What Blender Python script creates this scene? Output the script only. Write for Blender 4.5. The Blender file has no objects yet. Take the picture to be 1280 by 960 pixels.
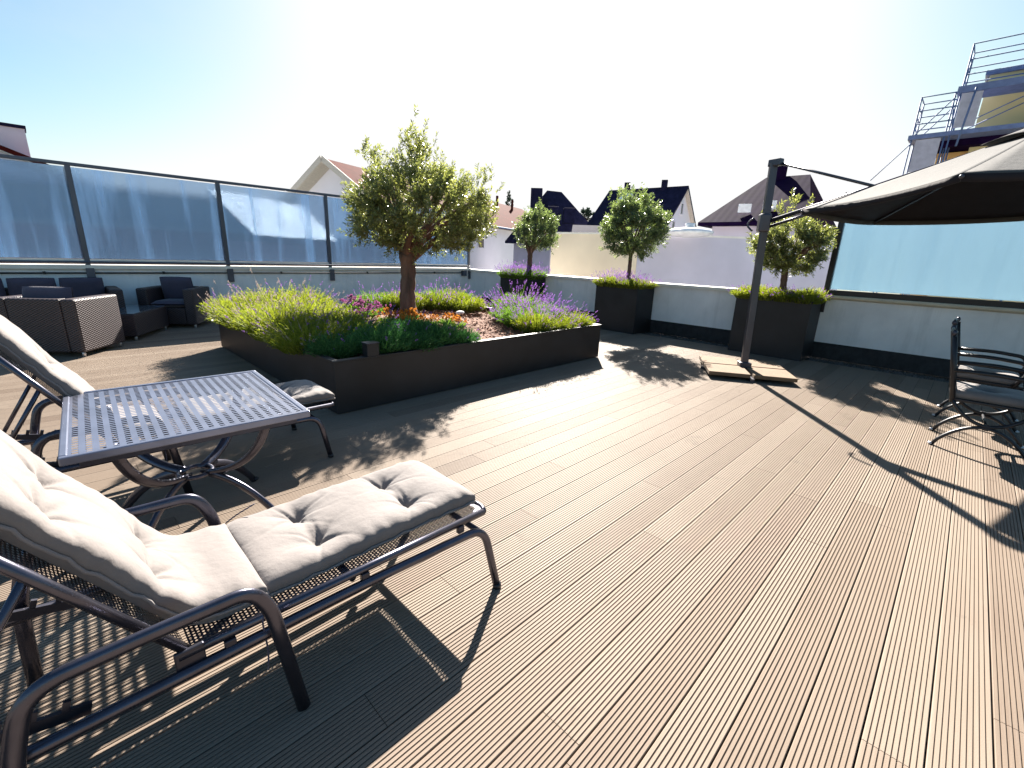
import bpy, math, random
import numpy as np
from mathutils import Vector, Matrix, Euler

random.seed(7)
RNG = np.random.default_rng(11)
SC = bpy.context.scene
COL = SC.collection
PI = math.pi

# ------------------------------------------------------------------ camera
F_PX, PITCH, ROLL, AZ, CAM_H = 566.1, math.radians(15.87), math.radians(-2.14), math.radians(44.36), 1.45


def make_camera():
    fw = Vector((math.cos(PITCH) * math.cos(AZ), math.cos(PITCH) * math.sin(AZ), -math.sin(PITCH)))
    right = Vector((math.sin(AZ), -math.cos(AZ), 0))
    down = fw.cross(right)
    r2 = right * math.cos(ROLL) + down * math.sin(ROLL)
    d2 = -right * math.sin(ROLL) + down * math.cos(ROLL)
    m = Matrix(((r2.x, -d2.x, -fw.x, 0), (r2.y, -d2.y, -fw.y, 0), (r2.z, -d2.z, -fw.z, CAM_H), (0, 0, 0, 1)))
    cd = bpy.data.cameras.new('camera')
    cd.sensor_width = 36
    cd.lens = F_PX / 1280 * 36
    cd.clip_start, cd.clip_end = 0.02, 2000
    co = bpy.data.objects.new('camera', cd)
    COL.objects.link(co)
    co.matrix_world = m
    SC.camera = co


# ------------------------------------------------------------------ materials
def nt(name):
    m = bpy.data.materials.new(name)
    m.use_nodes = True
    t = m.node_tree
    t.nodes.clear()
    return m, t, t.nodes.new('ShaderNodeOutputMaterial')


def N(t, kind, **kw):
    n = t.nodes.new('ShaderNode' + kind)
    for k, v in kw.items():
        if k.startswith('_'):
            n.inputs[k[1:]].default_value = v
        else:
            setattr(n, k, v)
    return n


def math_(t, op, a, b=None, clamp=False):
    n = t.nodes.new('ShaderNodeMath')
    n.operation = op
    n.use_clamp = clamp
    for i, x in enumerate((a, b)):
        if x is None:
            continue
        if isinstance(x, (int, float)):
            n.inputs[i].default_value = x
        else:
            t.links.new(x, n.inputs[i])
    return n.outputs[0]


def mixc(t, fac, a, b, blend='MIX'):
    n = t.nodes.new('ShaderNodeMix')
    n.data_type = 'RGBA'
    n.blend_type = blend
    for i, x in ((0, fac), (6, a), (7, b)):
        if isinstance(x, (int, float)):
            n.inputs[i].default_value = x
        elif isinstance(x, tuple):
            n.inputs[i].default_value = (*x, 1) if len(x) == 3 else x
        else:
            t.links.new(x, n.inputs[i])
    return n.outputs[2]


def noise(t, scale, vec=None, detail=4, rough=0.55, stretch=None, coord='Object'):
    if vec is None:
        vec = N(t, 'TexCoord').outputs[coord]
    if stretch:
        mp = N(t, 'Mapping')
        mp.inputs['Scale'].default_value = stretch
        t.links.new(vec, mp.inputs[0])
        vec = mp.outputs[0]
    n = N(t, 'TexNoise')
    n.inputs['Scale'].default_value = scale
    n.inputs['Detail'].default_value = detail
    n.inputs['Roughness'].default_value = rough
    t.links.new(vec, n.inputs['Vector'])
    return n.outputs['Fac']


def ramp(t, fac, stops):
    n = N(t, 'ValToRGB')
    e = n.color_ramp.elements
    while len(e) < len(stops):
        e.new(0.5)
    for el, (p, c) in zip(e, stops):
        el.position = p
        el.color = (*c, 1) if len(c) == 3 else c
    t.links.new(fac, n.inputs[0])
    return n.outputs[0]


def bump(t, h, strength=0.3, dist=0.01):
    b = N(t, 'Bump')
    b.inputs['Strength'].default_value = strength
    b.inputs['Distance'].default_value = dist
    t.links.new(h, b.inputs['Height'])
    return b.outputs[0]


def simple(name, col, rough=0.6, metal=0.0, var=0.12, nscale=6, bstr=0.15, bdist=0.004, bscale=60, spec=0.5, stretch=None, coat=0):
    m, t, out = nt(name)
    p = N(t, 'BsdfPrincipled')
    p.inputs['Roughness'].default_value = rough
    p.inputs['Metallic'].default_value = metal
    p.inputs['Specular IOR Level'].default_value = spec
    p.inputs['Coat Weight'].default_value = coat
    n1 = noise(t, nscale, stretch=stretch)
    lo = tuple(c * (1 - var) for c in col)
    hi = tuple(min(1, c * (1 + var)) for c in col)
    t.links.new(ramp(t, n1, [(0.3, lo), (0.7, hi)]), p.inputs['Base Color'])
    if bstr:
        t.links.new(bump(t, noise(t, bscale, stretch=stretch), bstr, bdist), p.inputs['Normal'])
    t.links.new(p.outputs[0], out.inputs[0])
    return m


def leaf_mat(name, c1, c2, trans=0.45, rough=0.45, tcol=None, spec=0.4, nscale=9):
    m, t, out = nt(name)
    p = N(t, 'BsdfPrincipled')
    p.inputs['Roughness'].default_value = rough
    p.inputs['Specular IOR Level'].default_value = spec
    g = N(t, 'NewGeometry')
    n1 = noise(t, nscale, detail=2)
    f = math_(t, 'ADD', math_(t, 'MULTIPLY', g.outputs['Random Per Island'], 0.6), math_(t, 'MULTIPLY', n1, 0.45), True)
    c = ramp(t, f, [(0.2, c1), (0.8, c2)])
    t.links.new(c, p.inputs['Base Color'])
    tr = N(t, 'BsdfTranslucent')
    if tcol:
        t.links.new(mixc(t, 1.0, c, tcol, 'MULTIPLY'), tr.inputs[0])
    else:
        t.links.new(c, tr.inputs[0])
    mx = N(t, 'MixShader')
    mx.inputs[0].default_value = trans
    t.links.new(p.outputs[0], mx.inputs[1])
    t.links.new(tr.outputs[0], mx.inputs[2])
    t.links.new(mx.outputs[0], out.inputs[0])
    return m


def perforated(name, col, metal, rough, kind, sx, sy, lo, hi):
    """sheet metal with see-through holes laid out in the sheet's own uv (metres)"""
    m, t, out = nt(name)
    uv = N(t, 'TexCoord').outputs['UV']
    s = N(t, 'SeparateXYZ')
    t.links.new(uv, s.inputs[0])
    u = math_(t, 'MULTIPLY', s.outputs[0], 1 / sx)
    v = math_(t, 'MULTIPLY', s.outputs[1], 1 / sy)
    row = math_(t, 'FLOOR', u)
    odd = math_(t, 'MULTIPLY', math_(t, 'MODULO', math_(t, 'ABSOLUTE', row), 2.0), 0.5 if kind == 'round' else 0.25)
    fu = math_(t, 'ABSOLUTE', math_(t, 'SUBTRACT', math_(t, 'FRACT', u), 0.5))
    fv = math_(t, 'ABSOLUTE', math_(t, 'SUBTRACT', math_(t, 'FRACT', math_(t, 'ADD', v, odd)), 0.5))
    if kind == 'slot':
        hole = math_(t, 'MULTIPLY', math_(t, 'LESS_THAN', fu, lo), math_(t, 'LESS_THAN', fv, hi))
    else:
        d = math_(t, 'ADD', math_(t, 'MULTIPLY', math_(t, 'MULTIPLY', fu, fu), 1 / (lo * lo)), math_(t, 'MULTIPLY', math_(t, 'MULTIPLY', fv, fv), 1 / (hi * hi)))
        hole = math_(t, 'LESS_THAN', d, 1.0)
    p = N(t, 'BsdfPrincipled')
    p.inputs['Roughness'].default_value = rough
    p.inputs['Metallic'].default_value = metal
    n1 = noise(t, 5)
    t.links.new(ramp(t, n1, [(0.3, tuple(c * 0.85 for c in col)), (0.7, tuple(c * 1.12 for c in col))]), p.inputs['Base Color'])
    tr = N(t, 'BsdfTransparent')
    mx = N(t, 'MixShader')
    t.links.new(hole, mx.inputs[0])
    t.links.new(p.outputs[0], mx.inputs[1])
    t.links.new(tr.outputs[0], mx.inputs[2])
    t.links.new(mx.outputs[0], out.inputs[0])
    return m


def deck_mat():
    m, t, out = nt('grooved_composite_boards')
    p = N(t, 'BsdfPrincipled')
    p.inputs['Roughness'].default_value = 0.62
    p.inputs['Specular IOR Level'].default_value = 0.10
    at = N(t, 'Attribute')
    at.attribute_name = 'tone'
    streak = noise(t, 3.0, stretch=(0.8, 40, 1), detail=5)
    blot = noise(t, 0.9, detail=6, rough=0.65)
    fine = noise(t, 260, detail=2)
    f = math_(t, 'ADD', math_(t, 'MULTIPLY', at.outputs['Fac'], 0.58), math_(t, 'ADD', math_(t, 'MULTIPLY', streak, 0.30), math_(t, 'MULTIPLY', blot, 0.30)))
    c = ramp(t, f, [(0.28, (0.126, 0.092, 0.070)), (0.56, (0.205, 0.162, 0.126)), (0.88, (0.265, 0.219, 0.175))])
    c = mixc(t, math_(t, 'MULTIPLY', fine, 0.25), c, (0.11, 0.083, 0.066), 'MIX')
    spot = ramp(t, noise(t, 2.3, detail=9, rough=0.75), [(0.60, (0, 0, 0)), (0.72, (0.55, 0.55, 0.55))])
    c = mixc(t, spot, c, (0.088, 0.066, 0.052))
    t.links.new(c, p.inputs['Base Color'])
    t.links.new(bump(t, math_(t, 'ADD', fine, streak), 0.25, 0.002), p.inputs['Normal'])
    t.links.new(p.outputs[0], out.inputs[0])
    return m


def wicker_mat():
    m, t, out = nt('brown_woven_wicker')
    p = N(t, 'BsdfPrincipled')
    p.inputs['Roughness'].default_value = 0.5
    tc = N(t, 'TexCoord').outputs['UV']
    s = N(t, 'SeparateXYZ')
    t.links.new(tc, s.inputs[0])
    a = math_(t, 'MULTIPLY', s.outputs[0], 2 * PI / 0.052)
    b = math_(t, 'MULTIPLY', s.outputs[1], 2 * PI / 0.030)
    w = math_(t, 'MULTIPLY', math_(t, 'SINE', a), math_(t, 'SINE', b))
    h = math_(t, 'ADD', math_(t, 'MULTIPLY', w, 0.5), 0.5)
    n = noise(t, 25)
    c = ramp(t, math_(t, 'ADD', math_(t, 'MULTIPLY', h, 0.7), math_(t, 'MULTIPLY', n, 0.3)), [(0.32, (0.004, 0.003, 0.004)), (0.72, (0.068, 0.046, 0.050))])
    t.links.new(c, p.inputs['Base Color'])
    t.links.new(bump(t, h, 0.8, 0.006), p.inputs['Normal'])
    t.links.new(p.outputs[0], out.inputs[0])
    return m


def fabric_mat(name, col, sheen=0.2):
    m, t, out = nt(name)
    p = N(t, 'BsdfPrincipled')
    p.inputs['Roughness'].default_value = 0.85
    p.inputs['Specular IOR Level'].default_value = 0.2
    p.inputs['Sheen Weight'].default_value = sheen
    n1 = noise(t, 7, detail=5)
    n2 = noise(t, 700, detail=1)
    n3 = noise(t, 22, detail=3)
    t.links.new(ramp(t, n1, [(0.3, tuple(c * 0.9 for c in col)), (0.7, tuple(min(1, c * 1.06) for c in col))]), p.inputs['Base Color'])
    h = math_(t, 'ADD', math_(t, 'MULTIPLY', n2, 0.08), n3)
    t.links.new(bump(t, h, 0.35, 0.012), p.inputs['Normal'])
    t.links.new(p.outputs[0], out.inputs[0])
    return m


def glass_mat(name, tint, milk, milk_amt, rough, dirt=0.5):
    """textured privacy glass: rough see-through glass with milky, rain-streaked film"""
    m, t, out = nt(name)
    tc = N(t, 'TexCoord').outputs['Object']
    streak = noise(t, 2.2, vec=tc, stretch=(1.6, 1.6, 0.10), detail=4, rough=0.6)
    streak = ramp(t, streak, [(0.50, (0, 0, 0)), (0.72, (1, 1, 1))])
    fine = noise(t, 9, vec=tc, stretch=(1, 1, 30), detail=2)
    fine2 = noise(t, 60, vec=tc, stretch=(1, 1, 4), detail=2)
    nrm = bump(t, math_(t, 'ADD', fine, math_(t, 'MULTIPLY', fine2, 0.6)), 0.4, 0.01)
    g = N(t, 'BsdfRefraction')
    g.inputs['Color'].default_value = (*tint, 1)
    g.inputs['Roughness'].default_value = rough
    g.inputs['IOR'].default_value = 1.05
    t.links.new(nrm, g.inputs['Normal'])
    tr = N(t, 'BsdfTranslucent')
    tr.inputs[0].default_value = (*milk, 1)
    df = N(t, 'BsdfDiffuse')
    df.inputs[0].default_value = (*tuple(c * 0.8 for c in milk), 1)
    m0 = N(t, 'MixShader')
    m0.inputs[0].default_value = 0.3
    t.links.new(tr.outputs[0], m0.inputs[1])
    t.links.new(df.outputs[0], m0.inputs[2])
    m1 = N(t, 'MixShader')
    t.links.new(math_(t, 'ADD', math_(t, 'MULTIPLY', streak, dirt), milk_amt, True), m1.inputs[0])
    t.links.new(g.outputs[0], m1.inputs[1])
    t.links.new(m0.outputs[0], m1.inputs[2])
    gl = N(t, 'BsdfGlossy')
    gl.inputs['Roughness'].default_value = 0.18
    t.links.new(nrm, gl.inputs['Normal'])
    fr = N(t, 'Fresnel')
    fr.inputs[0].default_value = 1.45
    m2 = N(t, 'MixShader')
    t.links.new(fr.outputs[0], m2.inputs[0])
    t.links.new(m1.outputs[0], m2.inputs[1])
    t.links.new(gl.outputs[0], m2.inputs[2])
    t.links.new(m2.outputs[0], out.inputs[0])
    return m


def tile_mat(name, col, sx=0.3, sy=0.35):
    m, t, out = nt(name)
    p = N(t, 'BsdfPrincipled')
    p.inputs['Roughness'].default_value = 0.85
    p.inputs['Specular IOR Level'].default_value = 0.03
    tc = N(t, 'TexCoord').outputs['UV']
    s = N(t, 'SeparateXYZ')
    t.links.new(tc, s.inputs[0])
    w = math_(t, 'SINE', math_(t, 'MULTIPLY', s.outputs[0], 2 * PI / sx))
    st = math_(t, 'FRACT', math_(t, 'MULTIPLY', s.outputs[1], 1 / sy))
    h = math_(t, 'ADD', math_(t, 'MULTIPLY', w, 0.5), st)
    n = noise(t, 2.5, detail=6, rough=0.7)
    c = ramp(t, math_(t, 'ADD', math_(t, 'MULTIPLY', n, 0.92), math_(t, 'MULTIPLY', h, 0.02)), [(0.3, tuple(x * 0.6 for x in col)), (0.65, tuple(x * 1.25 for x in col))])
    t.links.new(c, p.inputs['Base Color'])
    t.links.new(bump(t, h, 0.12, 0.02), p.inputs['Normal'])
    t.links.new(p.outputs[0], out.inputs[0])
    return m


M = {}


def materials():
    M['deck'] = deck_mat()
    M['dark_under'] = simple('dark_gap', (0.015, 0.012, 0.011), 0.9)
    M['gravel'] = simple('grey_gravel', (0.12, 0.115, 0.11), 0.9, var=0.6, nscale=40, bstr=1, bdist=0.03, bscale=45)
    M['ground'] = simple('distant_ground', (0.10, 0.11, 0.07), 0.95, var=0.4, nscale=0.05)
    M['render_wall'] = simple('white_render', (0.77, 0.76, 0.75), 0.85, var=0.09, nscale=2.2, bstr=0.4, bdist=0.004, bscale=180)
    mm = M['render_wall']
    t = mm.node_tree
    p = next(n for n in t.nodes if n.type == 'BSDF_PRINCIPLED')
    src = p.inputs['Base Color'].links[0].from_socket
    st = ramp(t, noise(t, 5, stretch=(1, 1, 0.12), detail=6, rough=0.7), [(0.52, (0, 0, 0)), (0.8, (0.4, 0.4, 0.4))])
    t.links.new(mixc(t, st, src, (0.36, 0.36, 0.35)), p.inputs['Base Color'])
    M['bitumen'] = simple('black_bitumen', (0.018, 0.018, 0.02), 0.75, var=0.5, nscale=12)
    M['coping'] = simple('cream_coping_metal', (0.72, 0.69, 0.62), 0.42, var=0.07, nscale=4, bstr=0.05)
    M['coping_tan'] = simple('tan_coping_metal', (0.55, 0.46, 0.33), 0.4, var=0.1, nscale=4, bstr=0.05)
    M['fence_metal'] = simple('blue_grey_powder_coated_steel', (0.085, 0.095, 0.125), 0.38, 0.55, nscale=3, bstr=0.08)
    M['black_metal'] = simple('black_painted_steel', (0.018, 0.018, 0.021), 0.4, 0.3, nscale=8, bstr=0.1)
    M['planter'] = simple('anthracite_planter_sheet', (0.008, 0.008, 0.010), 0.55, 0.0, var=0.6, nscale=2.5, bstr=0.12, bscale=90)
    M['glass_left'] = glass_mat('streaked_privacy_glass', (0.56, 0.64, 0.72), (0.25, 0.42, 0.66), 0.16, 0.11, 0.30)
    M['glass_right'] = glass_mat('milky_privacy_glass', (0.62, 0.74, 0.80), (0.41, 0.57, 0.68), 0.80, 0.2, 0.12)
    M['steel'] = simple('gunmetal_tube', (0.08, 0.08, 0.105), 0.27, 0.85, var=0.15, nscale=12, bstr=0.08, bscale=120)
    M['steel_dark'] = simple('dark_gunmetal', (0.05, 0.05, 0.066), 0.36, 0.7, var=0.15, nscale=12, bstr=0.08, bscale=120)
    M['mesh'] = perforated('expanded_steel_mesh', (0.10, 0.10, 0.135), 0.7, 0.35, 'round', 0.011, 0.014, 0.29, 0.29)
    M['table_perf'] = perforated('slotted_steel_sheet', (0.19, 0.205, 0.27), 0.75, 0.36, 'slot', 0.040, 0.027, 0.24, 0.25)
    M['table_steel'] = simple('table_gunmetal', (0.19, 0.205, 0.27), 0.34, 0.75, var=0.1, nscale=8, bstr=0.05)
    M['cushion'] = fabric_mat('ecru_cotton', (0.162, 0.144, 0.136))
    M['piping'] = fabric_mat('ecru_piping', (0.19, 0.172, 0.166))
    M['wicker'] = wicker_mat()
    M['dark_cushion'] = fabric_mat('slate_fabric', (0.06, 0.055, 0.085))
    M['foot'] = simple('aluminium_foot', (0.5, 0.5, 0.52), 0.35, 0.6, bstr=0)
    mm, t, out = nt('smoked_glass')
    p = N(t, 'BsdfPrincipled')
    p.inputs['Base Color'].default_value = (0.10, 0.12, 0.14, 1)
    p.inputs['Roughness'].default_value = 0.04
    p.inputs['Coat Weight'].default_value = 0.6
    t.links.new(p.outputs[0], out.inputs[0])
    M['table_glass'] = mm
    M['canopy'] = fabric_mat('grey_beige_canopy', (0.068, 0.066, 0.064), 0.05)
    M['canopy_under'] = fabric_mat('dark_canopy_underside', (0.02, 0.017, 0.02), 0.0)  # inner face of the canopy, coloured darker than the top
    M['pole'] = simple('anthracite_aluminium', (0.07, 0.07, 0.085), 0.36, 0.5, nscale=4, bstr=0.06)
    M['slab'] = simple('tan_concrete', (0.145, 0.095, 0.055), 0.9, var=0.14, nscale=7, bstr=0.5, bdist=0.004, bscale=220)
    M['bark'] = simple('olive_bark', (0.13, 0.075, 0.055), 0.9, var=0.5, nscale=9, bstr=1.0, bdist=0.03, bscale=22, stretch=(1, 1, 0.25))
    M['olive'] = leaf_mat('olive_leaf', (0.075, 0.10, 0.04), (0.25, 0.265, 0.12), 0.44, 0.33, (1.6, 1.6, 0.8), 0.6)
    M['olive_green'] = leaf_mat('young_olive_leaf', (0.06, 0.095, 0.05), (0.20, 0.24, 0.125), 0.45, 0.34, (1.5, 1.6, 0.8), 0.6)
    M['far_leaf'] = leaf_mat('distant_foliage', (0.012, 0.03, 0.02), (0.04, 0.07, 0.04), 0.2, 0.6)
    M['lav_yellow'] = leaf_mat('yellow_green_lavender_leaf', (0.11, 0.15, 0.022), (0.23, 0.26, 0.052), 0.5, 0.6, (1.35, 1.35, 0.5), 0.2)
    M['lav_green'] = leaf_mat('green_lavender_leaf', (0.07, 0.14, 0.03), (0.17, 0.25, 0.06), 0.45, 0.6, (1.2, 1.4, 0.6), 0.2)
    M['lav_dark'] = leaf_mat('dark_green_lavender_leaf', (0.03, 0.09, 0.03), (0.09, 0.20, 0.07), 0.35, 0.6, (1.0, 1.3, 0.8), 0.2)
    M['purple'] = leaf_mat('lavender_flower', (0.17, 0.07, 0.30), (0.36, 0.17, 0.52), 0.4, 0.7, (1.2, 1.0, 1.3), 0.1)
    M['dry'] = leaf_mat('dry_flower_stem', (0.30, 0.24, 0.20), (0.48, 0.38, 0.36), 0.35, 0.8, None, 0.1)
    M['orange'] = leaf_mat('orange_petals', (0.40, 0.12, 0.02), (0.58, 0.26, 0.04), 0.4, 0.6, None, 0.2)
    M['pink'] = leaf_mat('pink_petals', (0.27, 0.06, 0.20), (0.42, 0.14, 0.32), 0.4, 0.6, None, 0.2)
    M['mulch'] = simple('bark_mulch', (0.17, 0.085, 0.055), 0.95, var=0.55, nscale=30, bstr=1, bdist=0.02, bscale=60)
    M['chips'] = leaf_mat('bark_chip', (0.10, 0.045, 0.03), (0.32, 0.18, 0.12), 0.0, 0.9, None, 0.2, 3)
    M['stone'] = simple('pale_stone', (0.72, 0.70, 0.68), 0.8, var=0.1)
    M['house_white'] = simple('white_house_render', (0.72, 0.71, 0.76), 0.9, var=0.05, nscale=0.6)
    M['house_beige'] = simple('beige_render', (0.72, 0.62, 0.46), 0.9, var=0.10, nscale=0.7, bstr=0.2, bscale=20)
    M['house_lavender'] = simple('pale_lilac_render', (0.55, 0.52, 0.60), 0.9, var=0.10, nscale=0.7, bstr=0.2, bscale=20)
    M['house_yellow'] = simple('ochre_render', (0.62, 0.52, 0.27), 0.9, var=0.06, nscale=0.7)
    M['house_orange'] = simple('orange_render', (0.62, 0.36, 0.12), 0.9, var=0.06, nscale=0.7)
    M['tile_red'] = tile_mat('red_clay_tiles', (0.085, 0.012, 0.009))
    M['tile_orange'] = tile_mat('orange_clay_tiles', (0.33, 0.13, 0.07))
    M['tile_slate'] = tile_mat('dark_blue_slate_tiles', (0.018, 0.018, 0.045))
    M['tile_purple'] = tile_mat('dark_purple_tiles', (0.012, 0.0045, 0.028))
    M['dark_wall'] = simple('dark_brown_cladding', (0.055, 0.03, 0.045), 0.8, var=0.3, nscale=2, stretch=(1, 1, 6))
    M['teal_roof'] = simple('grey_teal_metal_roof', (0.12, 0.16, 0.18), 0.6, var=0.2, nscale=0.5, stretch=(3, 1, 1))
    M['window'] = simple('dark_window_pane', (0.03, 0.035, 0.05), 0.1, 0.0, bstr=0, spec=0.8)
    M['timber'] = simple('pale_timber_fascia', (0.55, 0.50, 0.42), 0.7, stretch=(1, 1, 5))
    M['scaf'] = simple('galvanised_scaffold_tube', (0.09, 0.14, 0.27), 0.7, 0.0, bstr=0)
    M['scaf_plank'] = simple('scaffold_deck', (0.12, 0.16, 0.30), 0.7, var=0.2)
    M['net'] = simple('grey_safety_board', (0.40, 0.38, 0.44), 0.8)
    M['tin'] = simple('glint_streaked_tin', (0.075, 0.08, 0.09), 0.17, 0.9, var=0.99, nscale=11, bstr=1.0, bdist=0.03, bscale=9, stretch=(0.45, 0.45, 6))  # glitter painted as bright and dark streaks, breaking up the added roof's glint
    M['dome'] = simple('milky_skylight_dome', (0.8, 0.8, 0.82), 0.25, bstr=0)


# ------------------------------------------------------------------ mesh building
class MB:
    def __init__(self):
        self.v, self.f, self.uv = [], [], []

    def add(self, verts, faces, uvs=None):
        b = len(self.v)
        self.v.extend([tuple(x) for x in verts])
        for i, fc in enumerate(faces):
            self.f.append(tuple(b + k for k in fc))
            if uvs is not None:
                self.uv.append(uvs[i])
            else:
                self.uv.append(None)
        return self

    def box(self, c, s, rz=0.0, rot=None):
        hx, hy, hz = s[0] / 2, s[1] / 2, s[2] / 2
        R = rot if rot is not None else Matrix.Rotation(rz, 3, 'Z')
        P = [(-hx, -hy, -hz), (hx, -hy, -hz), (hx, hy, -hz), (-hx, hy, -hz), (-hx, -hy, hz), (hx, -hy, hz), (hx, hy, hz), (-hx, hy, hz)]
        F = [(0, 3, 2, 1), (4, 5, 6, 7), (0, 1, 5, 4), (1, 2, 6, 5), (2, 3, 7, 6), (3, 0, 4, 7)]
        ax = [(0, 1), (0, 1), (0, 2), (1, 2), (0, 2), (1, 2)]
        UV = [[(P[k][a], P[k][b]) for k in fc] for fc, (a, b) in zip(F, ax)]
        self.add([Vector(c) + R @ Vector(p) for p in P], F, UV)
        return self

    def beam(self, a, b, w, h, up=(0, 0, 1)):
        a, b = Vector(a), Vector(b)
        d = (b - a)
        L = d.length
        x = d / L
        y = Vector(up).cross(x)
        if y.length < 1e-4:
            y = Vector((0, 1, 0)).cross(x)
        y.normalize()
        z = x.cross(y)
        R = Matrix((x, y, z)).transposed()
        return self.box((a + b) / 2, (L, w, h), rot=R)

    def tube(self, pts, r, n=10, sq=(1, 1), closed=False, up=None, radii=None):
        P = [Vector(p) for p in pts]
        m = len(P)
        T = []
        for i in range(m):
            if closed:
                d = P[(i + 1) % m] - P[i - 1]
            else:
                d = P[min(i + 1, m - 1)] - P[max(i - 1, 0)]
            T.append(d.normalized())
        nrm = Vector(up) if up else (Vector((0, 0, 1)) if abs(T[0].z) < 0.9 else Vector((0, 1, 0)))
        nrm = (nrm - T[0] * nrm.dot(T[0])).normalized()
        rings = []
        for i in range(m):
            nrm = (nrm - T[i] * nrm.dot(T[i])).normalized()
            bi = T[i].cross(nrm)
            rr = radii[i] if radii else r
            rings.append([P[i] + nrm * (math.cos(2 * PI * k / n) * rr * sq[0]) + bi * (math.sin(2 * PI * k / n) * rr * sq[1]) for k in range(n)])
        V = [p for rg in rings for p in rg]
        F = []
        for i in range(m if closed else m - 1):
            j = (i + 1) % m
            for k in range(n):
                l = (k + 1) % n
                F.append((i * n + k, i * n + l, j * n + l, j * n + k))
        if not closed:
            F.append(tuple(range(n - 1, -1, -1)))
            F.append(tuple((m - 1) * n + k for k in range(n)))
        return self.add(V, F)

    def grid(self, fn, nu, nv, uvs=None):
        V = [fn(i / nu, j / nv) for i in range(nu + 1) for j in range(nv + 1)]
        F, U = [], []
        for i in range(nu):
            for j in range(nv):
                F.append((i * (nv + 1) + j, (i + 1) * (nv + 1) + j, (i + 1) * (nv + 1) + j + 1, i * (nv + 1) + j + 1))
                if uvs:
                    U.append([(uvs[0] * a / nu, uvs[1] * b / nv) for a, b in ((i, j), (i + 1, j), (i + 1, j + 1), (i, j + 1))])
        return self.add(V, F, U if uvs else None)

    def prism(self, poly, z0, z1):
        n = len(poly)
        V = [(x, y, z0) for x, y in poly] + [(x, y, z1) for x, y in poly]
        F = [tuple(range(n - 1, -1, -1)), tuple(range(n, 2 * n))]
        F += [(i, (i + 1) % n, n + (i + 1) % n, n + i) for i in range(n)]
        return self.add(V, F)

    def ell(self, c, r, nu=14, nv=10):
        V = [(c[0], c[1], c[2] + r[2])]
        for j in range(1, nv):
            th = PI * j / nv
            for i in range(nu):
                ph = 2 * PI * i / nu
                V.append((c[0] + r[0] * math.sin(th) * math.cos(ph), c[1] + r[1] * math.sin(th) * math.sin(ph), c[2] + r[2] * math.cos(th)))
        V.append((c[0], c[1], c[2] - r[2]))
        F = [(0, 1 + i, 1 + (i + 1) % nu) for i in range(nu)]
        for j in range(nv - 2):
            for i in range(nu):
                a, b = 1 + j * nu + i, 1 + j * nu + (i + 1) % nu
                F.append((a, a + nu, b + nu, b))
        L = len(V) - 1
        F += [(L, 1 + (nv - 2) * nu + (i + 1) % nu, 1 + (nv - 2) * nu + i) for i in range(nu)]
        return self.add(V, F)

    def mesh(self, name, mat, smooth=False):
        me = bpy.data.meshes.new(name)
        me.from_pydata([tuple(v) for v in self.v], [], self.f)
        if any(u is not None for u in self.uv):
            ul = me.uv_layers.new(name='UVMap')
            k = 0
            for fc, u in zip(self.f, self.uv):
                for q in range(len(fc)):
                    ul.data[k].uv = u[q] if u is not None else (0, 0)
                    k += 1
        if smooth:
            me.polygons.foreach_set('use_smooth', [True] * len(me.polygons))
        me.materials.append(mat)
        me.update()
        return me

    def build(self, name, mat, parent=None, smooth=False, bevel=0.0, autos=False):
        me = self.mesh(name, mat, smooth)
        o = bpy.data.objects.new(name, me)
        COL.objects.link(o)
        if parent:
            o.parent = parent
        if bevel:
            b = o.modifiers.new('bevel', 'BEVEL')
            b.width = bevel
            b.segments = 2
            b.limit_method = 'ANGLE'
            b.angle_limit = math.radians(40)
        if autos:
            me.polygons.foreach_set('use_smooth', [True] * len(me.polygons))
            try:
                me.set_sharp_from_angle(angle=math.radians(40))
            except Exception:
                pass
        return o


def np_quads(name, mat, V, parent=None, extra_mats=None, mat_idx=None):
    """V: (n,4,3) separate quads -> one mesh object"""
    n = len(V)
    me = bpy.data.meshes.new(name)
    me.vertices.add(n * 4)
    me.vertices.foreach_set('co', np.asarray(V, np.float32).reshape(-1))
    me.loops.add(n * 4)
    me.loops.foreach_set('vertex_index', np.arange(n * 4, dtype=np.int32))
    me.polygons.add(n)
    me.polygons.foreach_set('loop_start', np.arange(0, n * 4, 4, dtype=np.int32))
    me.polygons.foreach_set('loop_total', np.full(n, 4, np.int32))
    me.materials.append(mat)
    for x in (extra_mats or []):
        me.materials.append(x)
    if mat_idx is not None:
        me.polygons.foreach_set('material_index', np.asarray(mat_idx, np.int32))
    me.update()
    me.validate()
    o = bpy.data.objects.new(name, me)
    COL.objects.link(o)
    if parent:
        o.parent = parent
    return o


def fillet(pts, r, n=6):
    P = [Vector(p) for p in pts]
    out = [P[0]]
    for i in range(1, len(P) - 1):
        a, b, c = P[i - 1], P[i], P[i + 1]
        d1, d2 = (a - b), (c - b)
        rr = min(r, d1.length * 0.48, d2.length * 0.48)
        p1, p2 = b + d1.normalized() * rr, b + d2.normalized() * rr
        for k in range(n + 1):
            t = k / n
            out.append(p1 * (1 - t) ** 2 + b * 2 * t * (1 - t) + p2 * t ** 2)
    out.append(P[-1])
    return out


def arc(fn, n=16):
    return [fn(i / n) for i in range(n + 1)]


def tag(o, label=None, cat=None, group=None, kind=None):
    if label:
        o['label'] = label
    if cat:
        o['category'] = cat
    if group:
        o['group'] = group
    if kind:
        o['kind'] = kind
    return o


def thing(name, label, cat, loc=(0, 0, 0), rz=0.0, group=None):
    o = bpy.data.objects.new(name, None)
    o.empty_display_size = 0.1
    COL.objects.link(o)
    o.location = loc
    o.rotation_euler = (0, 0, rz)
    return tag(o, label, cat, group)


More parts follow.
